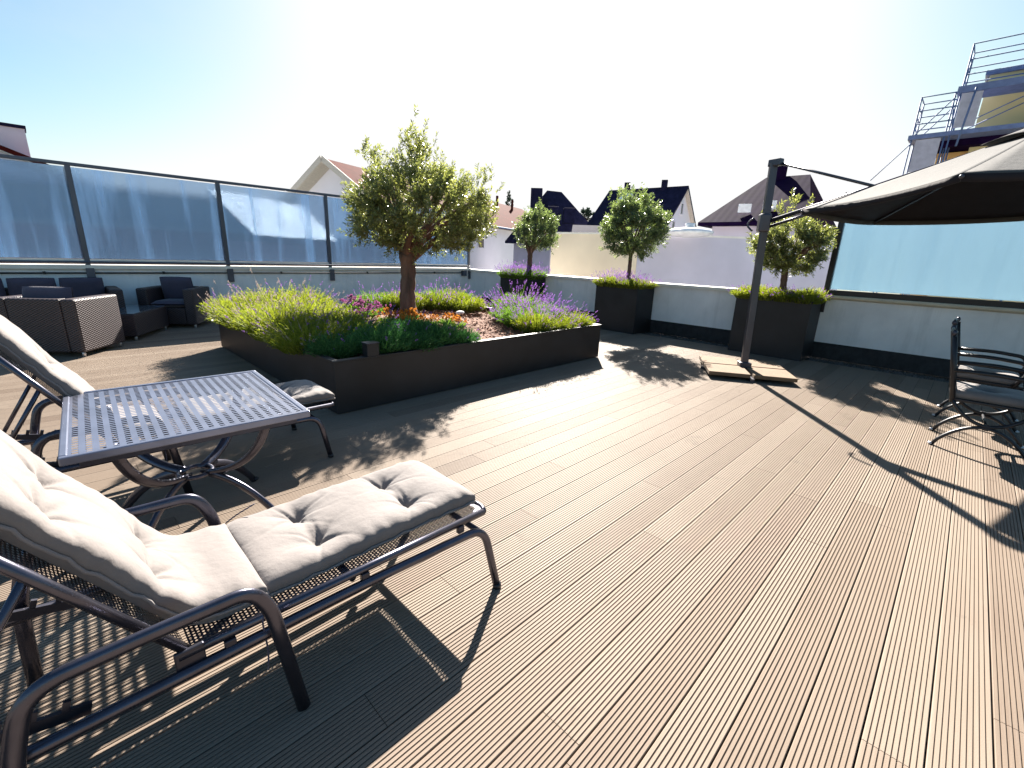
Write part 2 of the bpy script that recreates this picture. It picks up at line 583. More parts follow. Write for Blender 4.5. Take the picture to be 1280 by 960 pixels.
def dup(root, loc, rz, label, group=None, scale=None):
    r = root.copy()
    COL.objects.link(r)
    r.location = loc
    r.rotation_euler = (0, 0, rz)
    if scale:
        r.scale = scale
    r['label'] = label
    if group:
        r['group'] = group
    for ch in list(root.children):
        c = ch.copy()
        COL.objects.link(c)
        c.parent = r
        for g in list(ch.children):
            d = g.copy()
            COL.objects.link(d)
            d.parent = c
    return r


def struct(mb, name, mat, **kw):
    return tag(mb.build(name, mat, **kw), kind='structure')


# ------------------------------------------------------------------ picture geometry helpers (used only to take sizes off the photo)
_fw = np.array([math.cos(PITCH) * math.cos(AZ), math.cos(PITCH) * math.sin(AZ), -math.sin(PITCH)])
_rt = np.array([math.sin(AZ), -math.cos(AZ), 0])
_dn = np.cross(_fw, _rt)
_R = np.stack([math.cos(ROLL) * _rt + math.sin(ROLL) * _dn, -math.sin(ROLL) * _rt + math.cos(ROLL) * _dn, _fw])
_C = np.array([0, 0, CAM_H])


def ray(x, y):
    return _R.T @ np.array([(x - 640) / F_PX, (y - 480) / F_PX, 1])


def at(px, D):
    d = ray(*px)
    return Vector(_C + d * (D / np.hypot(d[0], d[1])))


def gz(px, z):
    d = ray(*px)
    return Vector(_C + d * ((z - CAM_H) / d[2]))


def gxp(px, X):
    d = ray(*px)
    return Vector(_C + d * (X / d[0]))


# ------------------------------------------------------------------ setting
XW, YW = 8.87, 10.6          # inner faces of the back and left parapets
XD = 8.42                    # deck edge
PITCH_B, Y0 = 0.15273, -0.3673


def build_deck():
    gap, th, ng = 0.005, 0.024, 9
    w = PITCH_B - gap
    prof = [(0.0, -th), (0.0, -0.002), (0.002, 0.0)]
    land = w / (ng + 1)
    gw = 0.0050
    for k in range(1, ng + 1):
        c = land * k
        prof += [(c - gw / 2, 0.0), (c - gw / 2 + 0.0008, -0.0042), (c + gw / 2 - 0.0008, -0.0042), (c + gw / 2, 0.0)]
    prof += [(w - 0.002, 0.0), (w, -0.002), (w, -th)]
    n = len(prof)
    V, F, tone = [], [], []
    k0 = int(math.floor((-7 - Y0) / PITCH_B))
    k1 = int(math.floor((YW - 0.02 - Y0) / PITCH_B))
    forced = {0: [1.70, 5.2], 2: [1.70, 4.9], -1: [2.76]}
    for k in range(k0, k1):
        y = Y0 + k * PITCH_B + gap / 2
        xs = [-5.0]
        x = -5.0 + random.choice([1.2, 2.4, 3.6]) + random.uniform(-0.2, 0.2)
        while x < XD - 0.4:
            xs.append(x)
            x += random.choice([2.4, 3.6, 3.6, 4.2])
        xs.append(XD)
        if k in (1, 2, 3):
            pass
        base = random.gauss(0.5, 0.16)
        for a, b in zip(xs[:-1], xs[1:]):
            a2, b2 = a + 0.0012, b - 0.0012
            v0 = len(V)
            V += [(a2, y + p, z) for p, z in prof] + [(b2, y + p, z) for p, z in prof]
            tn = min(1, max(0, base * 0.4 + random.gauss(0.5, 0.2) * 0.6))
            for i in range(n - 1):
                F.append((v0 + i, v0 + n + i, v0 + n + i + 1, v0 + i + 1))
                tone.append(tn)
            F.append(tuple(v0 + i for i in range(n)))
            F.append(tuple(v0 + n + i for i in range(n - 1, -1, -1)))
            tone += [tn, tn]
    me = bpy.data.meshes.new('deck')
    me.from_pydata(V, [], F)
    a = me.attributes.new('tone', 'FLOAT', 'FACE')
    a.data.foreach_set('value', tone)
    me.materials.append(M['deck'])
    o = bpy.data.objects.new('deck', me)
    COL.objects.link(o)
    tag(o, kind='structure')
    struct(MB().box(((XD - 5) / 2, (YW - 7) / 2, -0.045), (XD + 5, YW + 7, 0.03)), 'deck_substructure', M['dark_under'])
    struct(MB().box(((XW + XD) / 2 + 0.1, (YW - 7) / 2, -0.07), (XW - XD + 0.2, YW + 7, 0.06)), 'gravel_strip', M['gravel'])
    pts = []
    for _ in range(5200):
        c = np.array([RNG.uniform(XD + 0.01, XW - 0.04), RNG.uniform(-2.5, 6), -0.04 + RNG.uniform(0, 0.012)])
        d1 = RNG.normal(size=3)
        d1 *= RNG.uniform(0.010, 0.022) / np.linalg.norm(d1)
        d2 = np.cross(d1, RNG.normal(size=3))
        d2 *= RNG.uniform(0.008, 0.018) / np.linalg.norm(d2)
        pts.append([c - d1 - d2, c + d1 - d2, c + d1 + d2, c - d1 + d2])
    tag(np_quads('gravel', M['gravel'], np.array(pts)), kind='stuff')
    struct(MB().box((2.2, 2.2, -3.6), (15.0, 18.9, 7.0)), 'terrace_base', M['house_white'])
    g = MB().grid(lambda u, v: ((u - 0.5) * 900, (v - 0.5) * 900, -7.3), 4, 4)
    struct(g, 'ground', M['ground'])


def build_parapets():
    # back parapet (runs along Y)
    r = thing('parapet_wall', 'white rendered parapet along the back of the terrace behind the three planters, running on to the right', 'wall')
    MB().box((XW + 0.14, 1.87, 0.61), (0.28, 17.94, 0.72)).build('wall', M['render_wall'], r)
    MB().box((XW + 0.135, 1.87, 0.12), (0.25, 17.94, 0.26)).build('upstand', M['bitumen'], r)
    for k in range(4):
        y0, y1 = 1.672 + k * 2.28 + 0.002, 1.672 + (k + 1) * 2.28 - 0.002
        c = MB()
        c.box((XW + 0.14, (y0 + y1) / 2, 0.99), (0.36, y1 - y0, 0.035))
        c.box((XW - 0.033, (y0 + y1) / 2, 0.972), (0.012, y1 - y0, 0.05))
        c.build('coping', M['coping'], r, bevel=0.004)
    c = MB().tube([(XW - 0.01, 1.66, 0.985), (XW - 0.01, -7.1, 0.985)], 0.033, 12)
    c.box((XW + 0.15, -2.72, 0.99), (0.32, 8.76, 0.03))
    c.build('coping', M['coping_tan'], r, autos=True)
    # left parapet (runs along X)
    r = thing('parapet_wall', 'white rendered parapet on the left, below the streaked glass and behind the wicker seating', 'wall')
    MB().box((1.93, YW + 0.14, 0.5), (13.88, 0.28, 1.0)).build('wall', M['render_wall'], r)
    c = MB().box((1.95, YW + 0.13, 1.02), (13.9, 0.36, 0.035))
    c.box((1.95, YW - 0.043, 1.0), (13.9, 0.012, 0.06))
    c.build('coping', M['coping'], r, bevel=0.004)
    # conduit along the left wall
    o = thing('cable_conduit', 'thin dark conduit clipped along the left white parapet, under the glass', 'pipe')
    MB().tube([(-5, YW - 0.02, 0.905), (8.55, YW - 0.02, 0.905)], 0.013, 8).build('pipe', M['black_metal'], o, smooth=True)
    for x in (-1.6, 0.0, 1.55, 3.6, 5.6, 7.6):
        MB().box((x, YW - 0.02, 0.91), (0.035, 0.036, 0.045)).build('clamp', M['black_metal'], o, bevel=0.004)
    MB().box((8.62, YW - 0.05, 0.90), (0.14, 0.1, 0.16)).build('junction_box', M['fence_metal'], o, bevel=0.01)


def build_fences():
    r = thing('glass_fence', 'long streaked privacy glass screen with grey steel posts on the left parapet', 'fence')
    xs = [-5.7, -3.6, -1.53, 0.545, 2.62, 4.70, 6.77, 8.85]
    zt, zb = 2.56, 1.13
    for x in xs:
        w = MB().box((x, YW + 0.02, 1.72), (0.07, 0.05, 1.72))
        p = w.build('post', M['fence_metal'], r, bevel=0.005)
        MB().box((x + 0.01, YW - 0.035, 0.86), (0.11, 0.03, 0.26)).build('bracket', M['fence_metal'], p, bevel=0.004)
    for a, b in zip(xs[:-1], xs[1:]):
        MB().box(((a + b) / 2, YW + 0.02, (zt + zb) / 2), (b - a - 0.072, 0.012, zt - zb - 0.02)).build('glass_panel', M['glass_left'], r)
        MB().box(((a + b) / 2, YW + 0.02, zb - 0.022), (b - a - 0.07, 0.04, 0.045)).build('bottom_rail', M['coping'], r, bevel=0.003)
    MB().box((1.58, YW + 0.02, zt + 0.035), (14.62, 0.06, 0.05)).build('top_rail', M['fence_metal'], r, bevel=0.008)
    MB().tube([(-5.8, YW - 0.05, 1.085), (8.85, YW - 0.05, 1.085)], 0.018, 8).build('lower_tube', M['fence_metal'], r, smooth=True)
    r = thing('glass_fence', 'milky pale blue glass screen on the back parapet, right of the parasol pole', 'fence')
    ys = [1.66, -0.55, -2.75, -4.95, -7.05]
    zt, zb = 2.52, 1.10
    X = XW + 0.03
    for y in ys:
        p = MB().box((X, y, 1.70), (0.05, 0.075, 1.66) if y > 1 else (0.02, 0.01, 1.5)).build('post', M['black_metal'], r, bevel=0.004)
        if y > 1:
            MB().box((XW - 0.03, y + 0.015, 0.86), (0.03, 0.1, 0.24)).build('bracket', M['black_metal'], p, bevel=0.004)
    for a, b in zip(ys[:-1], ys[1:]):
        MB().box((X, (a + b) / 2, (zt + zb) / 2), (0.012, a - b - 0.012, zt - zb - 0.02)).build('glass_panel', M['glass_right'], r)
    MB().box((X, -2.7, zb - 0.045), (0.05, 8.7, 0.085)).build('bottom_rail', M['black_metal'], r, bevel=0.004)
    MB().box((X, -2.7, zt + 0.02), (0.05, 8.78, 0.04)).build('top_rail', M['black_metal'], r, bevel=0.004)


# ------------------------------------------------------------------ vegetation
def unit(a):
    return a / np.maximum(np.linalg.norm(a, axis=-1, keepdims=True), 1e-9)


def leaf_quads(base, d, L, W, rng):
    """diamond leaves: base (n,3), direction d (n,3)"""
    n = len(base)
    side = unit(np.cross(d, rng.normal(size=(n, 3))))
    L = L[:, None]
    W = W[:, None]
    nrm = np.cross(d, side)
    return np.stack([base, base + d * L * 0.5 + side * W + nrm * L * 0.05, base + d * L, base + d * L * 0.5 - side * W + nrm * L * 0.05], 1)


def olive_tree(name, label, base, trunk_h, r0, crown_c, crown_r, twigs, leafmat, seed, spikes=(), cat='tree', lean=(0, 0), leaf=0.055, low=0.95, multi=0):
    rng = np.random.default_rng(seed)
    root = thing(name, label, cat, base)
    b = np.array(base)
    # trunk with limbs, one mesh
    mb = MB()
    top = np.array([lean[0], lean[1], trunk_h])
    pts, rad = [], []
    for i in range(15):
        t = i / 14
        wob = np.array([math.sin(t * 7 + seed), math.cos(t * 5 + seed), 0]) * r0 * 0.22
        pts.append(top * t + wob * (0.3 + t))
        rad.append(r0 * (1.28 - 0.75 * t ** 0.35 + 0.3 * t) * (1 + 0.07 * math.sin(i * 2.3 + seed)))
    mb.tube(pts, r0, 14, radii=rad)
    cc = np.array(crown_c) - b
    cr = np.array(crown_r)
    tips = []
    for i in range(13):
        a = i * 2.4 + rng.uniform(-0.3, 0.3)
        e = rng.uniform(0.15, 0.95)
        tip = cc + cr * np.array([math.cos(a) * math.cos(e), math.sin(a) * math.cos(e), math.sin(e) * 0.95 - 0.12]) * 0.72
        tips.append(tip)
        st = np.array(pts[-3 + (i % 3)])
        mid = (st + tip) / 2 + rng.normal(size=3) * 0.06 + np.array([0, 0, 0.04])
        q = arc(lambda t: st * (1 - t) ** 2 + mid * 2 * t * (1 - t) + tip * t * t, 7)
        mb.tube(q, 0.02, 6, radii=[r0 * 0.42 * (1 - k / 8.2) + 0.004 for k in range(8)])
    mb.build('trunk', M['bark'], root, smooth=True)
    # crown
    starts, dirs, lens = [], [], []
    # lumps give the crown an uneven outline
    lumps = unit(rng.normal(size=(26, 3)))
    n = twigs
    dvec = unit(rng.normal(size=(n * 2, 3)))
    dvec = dvec[dvec[:, 2] > -low][:n]
    n = len(dvec)
    rr = rng.uniform(0.25, 1.0, n) ** 0.5
    bumpy = 1 + 0.16 * np.max(dvec @ lumps.T, 1) ** 12 - 0.10 + 0.05 * rng.normal(size=n)
    P = cc + cr * dvec * (rr * bumpy)[:, None] * 0.93
    D = unit(dvec * 0.8 + np.array([0, 0, 0.55]) + rng.normal(size=(n, 3)) * 0.5)
    # gather the twigs into tufts so that light and gaps show between them
    cl = cc + cr * unit(rng.normal(size=(max(20, n // 16), 3))) * rng.uniform(0.45, 1.0, (max(20, n // 16), 1)) ** 0.5 * 0.92
    idx = np.argmin(((P[:, None, :] - cl[None]) ** 2).sum(2), 1)
    P = P + (cl[idx] - P) * rng.uniform(0.15, 0.62, (n, 1))
    starts.append(P - D * 0.10)
    dirs.append(D)
    lens.append(rng.uniform(0.14, 0.26, n))
    for (sc, sr, k) in spikes:     # upright shoots above the crown
        sc = np.array(sc) - b
        q = sc + rng.normal(size=(k, 3)) * np.array(sr) * np.array([0.5, 0.5, 0.5])
        starts.append(q)
        dirs.append(unit(rng.normal(size=(k, 3)) * 0.35 + np.array([0, 0, 1.0])))
        lens.append(rng.uniform(0.12, 0.24, k))
    S, D, Ln = np.concatenate(starts), np.concatenate(dirs), np.concatenate(lens)
    nl = 22
    t = np.tile(np.linspace(0.05, 1, nl), len(S))
    Sx, Dx, Lx = np.repeat(S, nl, 0), np.repeat(D, nl, 0), np.repeat(Ln, nl)
    B = Sx + Dx * (t * Lx)[:, None]
    perp = unit(np.cross(Dx, rng.normal(size=Dx.shape)))
    ld = unit(Dx * 0.65 + perp * 0.8)
    m = len(B)
    Q = leaf_quads(B, ld, leaf * rng.uniform(0.75, 1.25, m), leaf * 0.14 * rng.uniform(0.8, 1.3, m), rng)
    # twigs themselves
    side = unit(np.cross(D, rng.normal(size=D.shape))) * 0.0025
    TQ = np.stack([S - side, S + side, S + D * Ln[:, None] + side * 0.3, S + D * Ln[:, None] - side * 0.3], 1)
    np_quads('crown', leafmat, np.concatenate([Q, TQ]), root, [M['bark']], np.r_[np.zeros(len(Q)), np.ones(len(TQ))])
    return root


def blade_fan(rng, n, rad, h, width, spread, droop=0.25, base_r=0.5):
    """tuft of bent narrow blades"""
    a = rng.uniform(0, 2 * PI, n)
    rb = rad * base_r * np.sqrt(rng.uniform(0, 1, n))
    base = np.stack([rb * np.cos(a), rb * np.sin(a), np.zeros(n)], 1)
    out = np.stack([np.cos(a), np.sin(a), np.zeros(n)], 1)
    a2 = rng.normal(0, 0.5, n)
    out = np.stack([out[:, 0] * np.cos(a2) - out[:, 1] * np.sin(a2), out[:, 0] * np.sin(a2) + out[:, 1] * np.cos(a2), np.zeros(n)], 1)
    ln = h * rng.uniform(0.55, 1.08, n) * (1 - 0.3 * (rb / (rad * base_r + 1e-6)) ** 2)
    sp = spread * (0.15 + rb / (rad * base_r + 1e-6)) * rng.uniform(0.5, 1.2, n)
    d1 = unit(out * sp[:, None] + np.array([0, 0, 1.0]))
    d2 = unit(d1 + out * (droop * (0.3 + sp))[:, None] - np.array([0, 0, 1]) * (droop * 0.5))
    mid = base + d1 * (ln * 0.55)[:, None]
    tip = mid + d2 * (ln * 0.45)[:, None]
    side = unit(np.cross(d1, rng.normal(size=(n, 3)))) * width
    Q = [np.stack([base - side * 0.7, base + side * 0.7, mid + side, mid - side], 1), np.stack([mid - side, mid + side, tip + side * 0.25, tip - side * 0.25], 1)]
    return np.concatenate(Q), mid, tip, d2


def lavender_bush(seed, rad, h, leafmat, nflower, fmat, blades=1150, fl_h=1.45):
    rng = np.random.default_rng(seed)
    root = thing('lavender_bush', 'lavender bush', 'plant')
    Q, mid, tip, d2 = blade_fan(rng, blades, rad, h, 0.0042, 0.85, 0.3, 0.72)
    # short leaves along each stem
    n = len(mid)
    k = 3
    t = rng.uniform(0.1, 1, (n, k, 1))
    B = (mid[:, None] * (1 - t) + tip[:, None] * t).reshape(-1, 3)
    ld = unit(np.repeat(d2, k, 0) + rng.normal(size=(n * k, 3)) * 0.55)
    Lq = leaf_quads(B, ld, rng.uniform(0.03, 0.06, n * k), np.full(n * k, 0.0035), rng)
    np_quads('foliage', leafmat, np.concatenate([Q, Lq]), root)
    if nflower:
        S, m2, t2, dd = blade_fan(rng, nflower, rad, h * fl_h, 0.0018, 0.95, 0.2, 0.72)
        fq = [S]
        mi = [np.ones(len(S))]
        # whorls: small petals around the stem tip
        kk = 16
        tt = rng.uniform(0, 1, (nflower, kk, 1))
        c = (t2[:, None] - dd[:, None] * (0.062 * tt)).reshape(-1, 3)
        pd = unit(rng.normal(size=(nflower * kk, 3)) + np.repeat(dd, kk, 0) * 0.8)
        P = leaf_quads(c, pd, rng.uniform(0.009, 0.016, nflower * kk), np.full(nflower * kk, 0.0042), rng)
        fq.append(P)
        mi.append(np.zeros(len(P)))
        tag(np_quads('flowers', fmat, np.concatenate(fq), root, [M['lav_green'] if fmat is not M['dry'] else M['dry']], np.concatenate(mi)), kind='stuff')
    return root


def bedding_plant(seed, fm):
    rng = np.random.default_rng(seed)
    root = thing('flowering_plant', 'flowers', 'plant')
    Q, mid, tip, d2 = blade_fan(rng, 120, 0.10, 0.16, 0.008, 0.9, 0.3, 0.7)
    np_quads('foliage', M['lav_green'], Q, root)
    c = np.stack([rng.normal(0, 0.055, 26), rng.normal(0, 0.055, 26), rng.uniform(0.11, 0.2, 26)], 1)
    k = 14
    C = np.repeat(c, k, 0)
    d = unit(rng.normal(size=(len(C), 3)) + np.array([0, 0, 0.5]))
    np_quads('blossoms', fm, leaf_quads(C, d, rng.uniform(0.018, 0.03, len(C)), np.full(len(C), 0.008), rng), root)
    return root


PX0, PX1, PY0, PY1, PH = 1.66, 5.75, 3.81, 7.62, 0.48


def build_central_planter():
    r = thing('planter', 'large low black square planter in the middle of the deck, holding the big olive tree', 'planter')
    mb = MB()
    th = 0.04
    mb.box(((PX0 + PX1) / 2, PY0 + th / 2, PH / 2 + 0.005), (PX1 - PX0, th, PH - 0.01))
    mb.box(((PX0 + PX1) / 2, PY1 - th / 2, PH / 2 + 0.005), (PX1 - PX0, th, PH - 0.01))
    mb.box((PX0 + th / 2, (PY0 + PY1) / 2, PH / 2 + 0.005), (th, PY1 - PY0 - 2 * th - 0.004, PH - 0.01))
    mb.box((PX1 - th / 2, (PY0 + PY1) / 2, PH / 2 + 0.005), (th, PY1 - PY0 - 2 * th - 0.004, PH - 0.01))
    mb.build('box', M['planter'], r)
    rim = MB()
    for a, b in (((PX0 - 0.01, PY0 + 0.02), (PX1 + 0.01, PY0 + 0.02)), ((PX0 - 0.01, PY1 - 0.02), (PX1 + 0.01, PY1 - 0.02)), ((PX0 + 0.02, PY0 + 0.05), (PX0 + 0.02, PY1 - 0.05)), ((PX1 - 0.02, PY0 + 0.05), (PX1 - 0.02, PY1 - 0.05))):
        rim.beam((*a, PH + 0.012), (*b, PH + 0.012), 0.062, 0.02)
    rim.build('rim', M['planter'], r, bevel=0.004)
    MB().grid(lambda u, v: (PX0 + 0.045 + u * (PX1 - PX0 - 0.09), PY0 + 0.045 + v * (PY1 - PY0 - 0.09), PH - 0.055 + 0.03 * math.sin(u * 9) * math.sin(v * 8) + 0.05 * math.exp(-((u - .5) ** 2 + (v - .55) ** 2) * 20)), 40, 40).build('soil', M['mulch'], r, smooth=True)
    # mulch chips: nobody could count them
    n = 5200
    c = np.stack([RNG.uniform(PX0 + 0.08, PX1 - 0.08, n), RNG.uniform(PY0 + 0.08, PY1 - 0.08, n), PH - 0.03 + RNG.uniform(-0.01, 0.03, n)], 1)
    c[:, 2] += 0.05 * np.exp(-(((c[:, 0] - PX0) / 4.1 - .5) ** 2 + ((c[:, 1] - PY0) / 3.8 - .55) ** 2) * 20)
    d = unit(RNG.normal(size=(n, 3)) * np.array([1, 1, 0.35]))
    tag(np_quads('bark_mulch', M['chips'], leaf_quads(c - d * 0.02, d, RNG.uniform(0.025, 0.06, n), RNG.uniform(0.007, 0.014, n), RNG)), kind='stuff')
    p = gz((575, 391), 0.49)
    tag(MB().ell((p.x, p.y, 0.49), (0.085, 0.05, 0.035)).build('stone', M['stone'], smooth=True), 'small white stone lying on the bark mulch right of the olive trunk', 'stone')
    # small black box on the front corner
    b = thing('planter_light', 'small black box on the front left corner of the large planter, among the lavender', 'garden light', (2.03, PY0 + 0.035, 0.085))
    MB().box((0, 0, 0.475), (0.12, 0.10, 0.12)).build('housing', M['planter'], b, bevel=0.005)
    MB().box((0, 0, 0.537), (0.13, 0.11, 0.012)).build('lid', M['steel_dark'], b, bevel=0.003)
    # olive
    olive_tree('olive_tree', 'big old olive tree with a thick trunk and wide crown in the large low planter', (3.80, 5.96, PH - 0.03), 0.98, 0.132,
               (3.98, 5.84, 1.99), (1.13, 1.13, 0.70), 2050, M['olive'], 3,
               spikes=[((3.92, 5.9, 2.60), (0.30, 0.30, 0.28), 60), ((3.92, 5.9, 2.80), (0.16, 0.16, 0.26), 22), ((3.45, 6.3, 2.60), (0.24, 0.24, 0.22), 20), ((4.6, 5.25, 2.42), (0.2, 0.2, 0.16), 12)], low=0.9)
    # lavender
    gl = 'yellow-green lavender bushes hanging over the left edge of the large planter'
    gn = 'dark green lavender bushes along the front edge of the large planter'
    gb = 'lavender bushes at the back of the large planter behind the olive trunk'
    gr = 'purple flowering lavender bushes at the right corner of the large planter'
    ll = 'yellow-green lavender bush in the clump overhanging the left side of the large planter'
    ln = 'dark green lavender bush in the row in front of the olive trunk'
    lb = 'green lavender bush in the row behind the olive trunk, under the left parapet'
    lr = 'flowering purple lavender bush in the clump at the right end of the large planter'
    A = [lavender_bush(21, 0.36, 0.40, M['lav_yellow'], 44, M['dry'], blades=900), lavender_bush(22, 0.33, 0.36, M['lav_yellow'], 40, M['purple'], blades=850)]
    Bd = [lavender_bush(23, 0.30, 0.30, M['lav_dark'], 8, M['purple']), lavender_bush(24, 0.30, 0.32, M['lav_dark'], 10, M['purple'])]
    G = [lavender_bush(25, 0.30, 0.31, M['lav_green'], 46, M['purple'], fl_h=1.5), lavender_bush(26, 0.30, 0.30, M['lav_yellow'], 40, M['purple'], fl_h=1.5)]
    Rr = [lavender_bush(27, 0.33, 0.33, M['lav_green'], 150, M['purple'], fl_h=1.6), lavender_bush(28, 0.33, 0.32, M['lav_yellow'], 90, M['purple'], fl_h=1.5)]
    used = set()

    def put(proto, x, y, label, group, s=1.0, z=PH - 0.05):
        rz = random.uniform(0, 6.28)
        s *= random.uniform(0.86, 1.14)
        sc = (s, s, s * random.uniform(0.8, 1.22))
        if proto.name in used:
            return dup(proto, (x, y, z), rz, label, group, sc)
        used.add(proto.name)
        proto.location = (x, y, z)
        proto.rotation_euler = (0, 0, rz)
        proto.scale = sc
        proto['label'] = label
        proto['group'] = group
        return proto

    i = 0
    for y in (7.35, 6.9, 6.45, 6.0, 5.55, 5.1, 4.7):
        put(A[i % 2], 1.80 + random.uniform(-0.03, 0.05), y, ll, gl, random.uniform(0.92, 1.1))
        put(A[(i + 1) % 2], 2.30 + random.uniform(-0.06, 0.06), y + 0.18, ll, gl, random.uniform(0.9, 1.1))
        i += 1
    for x, y in ((2.75, 7.3), (2.75, 6.75), (2.7, 6.2)):
        put(A[i % 2], x, y, ll, gl, 1.0)
        i += 1
    for x, y, s in ((1.88, 4.25, 1.0), (2.3, 4.1, 0.95), (2.62, 4.05, 0.95), (2.92, 4.1, 0.9), (3.2, 4.02, 0.75), (2.42, 4.5, 1.0), (2.85, 4.45, 0.9)):
        put(Bd[i % 2], x, y, ln, gn, s)
        i += 1
    for k in range(7):
        t = k / 6
        put(G[k % 2], 3.95 + 2.0 * t * 0.8, 7.25 - 0.35 * t * 1.2 + random.uniform(-0.05, 0.05), lb, gb, random.uniform(0.9, 1.1))
    for x, y in ((4.45, 6.95), (4.9, 6.75), (5.3, 6.4)):
        put(G[1], x, y, lb, gb, 1.0)
    for k, (x, y, s) in enumerate(((4.62, 4.12, 0.9), (5.0, 4.08, 0.95), (5.42, 4.1, 1.0), (4.85, 4.5, 1.05), (5.3, 4.5, 1.05), (5.45, 4.9, 1.1), (5.1, 4.95, 1.1), (5.5, 5.3, 1.1))):
        put(Rr[1] if k < 3 else Rr[0], x, y, lr, gr, s)
    # bedding flowers round the trunk
    O, Pk = bedding_plant(41, M['orange']), bedding_plant(42, M['pink'])
    lo, go = 'orange flowering plant at the foot of the big olive trunk', 'orange bedding flowers round the olive trunk'
    lp, gp = 'pink flowering plant left of the big olive trunk', 'pink bedding flowers left of the olive trunk'
    for px in ((497, 392), (507, 398), (515, 390), (527, 395), (541, 394), (580 - 8, 396), (560, 393), (485, 392)):
        p = gz(px, 0.60)
        put(O, p.x, p.y, lo, go, random.uniform(0.85, 1.15))
    for px in ((440, 378), (452, 380), (463, 384), (446, 386), (472, 381), (458, 374)):
        p = gz(px, 0.60)
        put(Pk, p.x, p.y, lp, gp, random.uniform(0.85, 1.15))


def build_box_planters():
    XF = 8.18
    spec = [((7.62, 8.55), 'tall black planter in the far corner, filled with purple lavender and a small olive', 'rear'),
            ((4.64, 5.62), 'tall black planter in the middle of the back parapet, under the round green olive', 'mid'),
            ((1.67, 2.78), 'tall black planter right behind the parasol pole', 'near')]
    protos = {}
    for i, ((ya, yb), label, key) in enumerate(spec):
        r = thing('planter', label, 'planter', (0, 0, 0), 0)
        h = 0.94
        mb = MB()
        xa, xb = XF, XW - 0.02
        t = 0.03
        mb.box((xa + t / 2, (ya + yb) / 2, h / 2), (t, yb - ya, h))
        mb.box((xb - t / 2, (ya + yb) / 2, h / 2), (t, yb - ya, h))
        mb.box(((xa + xb) / 2, ya + t / 2, h / 2), (xb - xa - 2 * t - 0.004, t, h))
        mb.box(((xa + xb) / 2, yb - t / 2, h / 2), (xb - xa - 2 * t - 0.004, t, h))
        mb.build('box', M['planter'], r)
        MB().box(((xa + xb) / 2, (ya + yb) / 2, h - 0.06), (xb - xa - 2 * t - 0.01, yb - ya - 2 * t - 0.01, 0.04)).build('soil', M['mulch'], r)
    lab = ['lavender bush with dense purple flowers in the far corner planter', 'lavender bush with pinkish flowers in the planter under the round green olive', 'low yellow-green lavender bush in the planter behind the parasol pole']
    grp = ['lavender in the far corner planter', 'lavender in the middle back planter', 'lavender in the planter behind the parasol pole']
    kinds = [(31, M['lav_green'], 110), (32, M['lav_yellow'], 60), (33, M['lav_yellow'], 22)]
    for i, ((ya, yb), _, key) in enumerate(spec):
        s, lm, nf = kinds[i]
        pr = lavender_bush(s, 0.26, 0.20 if i else 0.24, lm, nf, M['purple'], blades=800, fl_h=1.8)
        k = 0
        for yy in np.linspace(ya + 0.14, yb - 0.14, 4):
            for xx in (XF + 0.14, XF + 0.45):
                z = 0.89
                sc = (1, 1, random.uniform(0.85, 1.15))
                if k == 0:
                    pr.location = (xx, yy, z)
                    pr['label'] = lab[i]
                    pr['group'] = grp[i]
                else:
                    dup(pr, (xx, yy, z), random.uniform(0, 6), lab[i], grp[i], sc)
                k += 1
    XT = 8.5
    olive_tree('olive_tree', 'small bluish olive standard in the far corner planter among purple flowers', (XT, 7.86, 0.9), 0.62, 0.075, (XT, 7.66, 2.02), (0.52, 0.60, 0.52), 620, M['olive_green'], 5,
               spikes=[((XT, 7.7, 2.42), (0.15, 0.2, 0.14), 10)], leaf=0.055)
    olive_tree('olive_tree', 'round bright green olive standard in the middle planter on the back parapet', (XT, 5.07, 0.9), 0.66, 0.045, (XT, 5.06, 2.03), (0.62, 0.74, 0.66), 1150, M['olive_green'], 6,
               spikes=[((XT, 5.2, 2.58), (0.3, 0.4, 0.16), 30)], leaf=0.058)
    olive_tree('olive_tree', 'squat olive standard with a broad grey-green crown behind the parasol pole', (XT, 2.20, 0.9), 0.56, 0.06, (XT, 2.20, 1.72), (0.5, 0.62, 0.46), 760, M['olive'], 8,
               spikes=[((XT, 2.3, 2.24), (0.12, 0.3, 0.2), 18)], leaf=0.055)


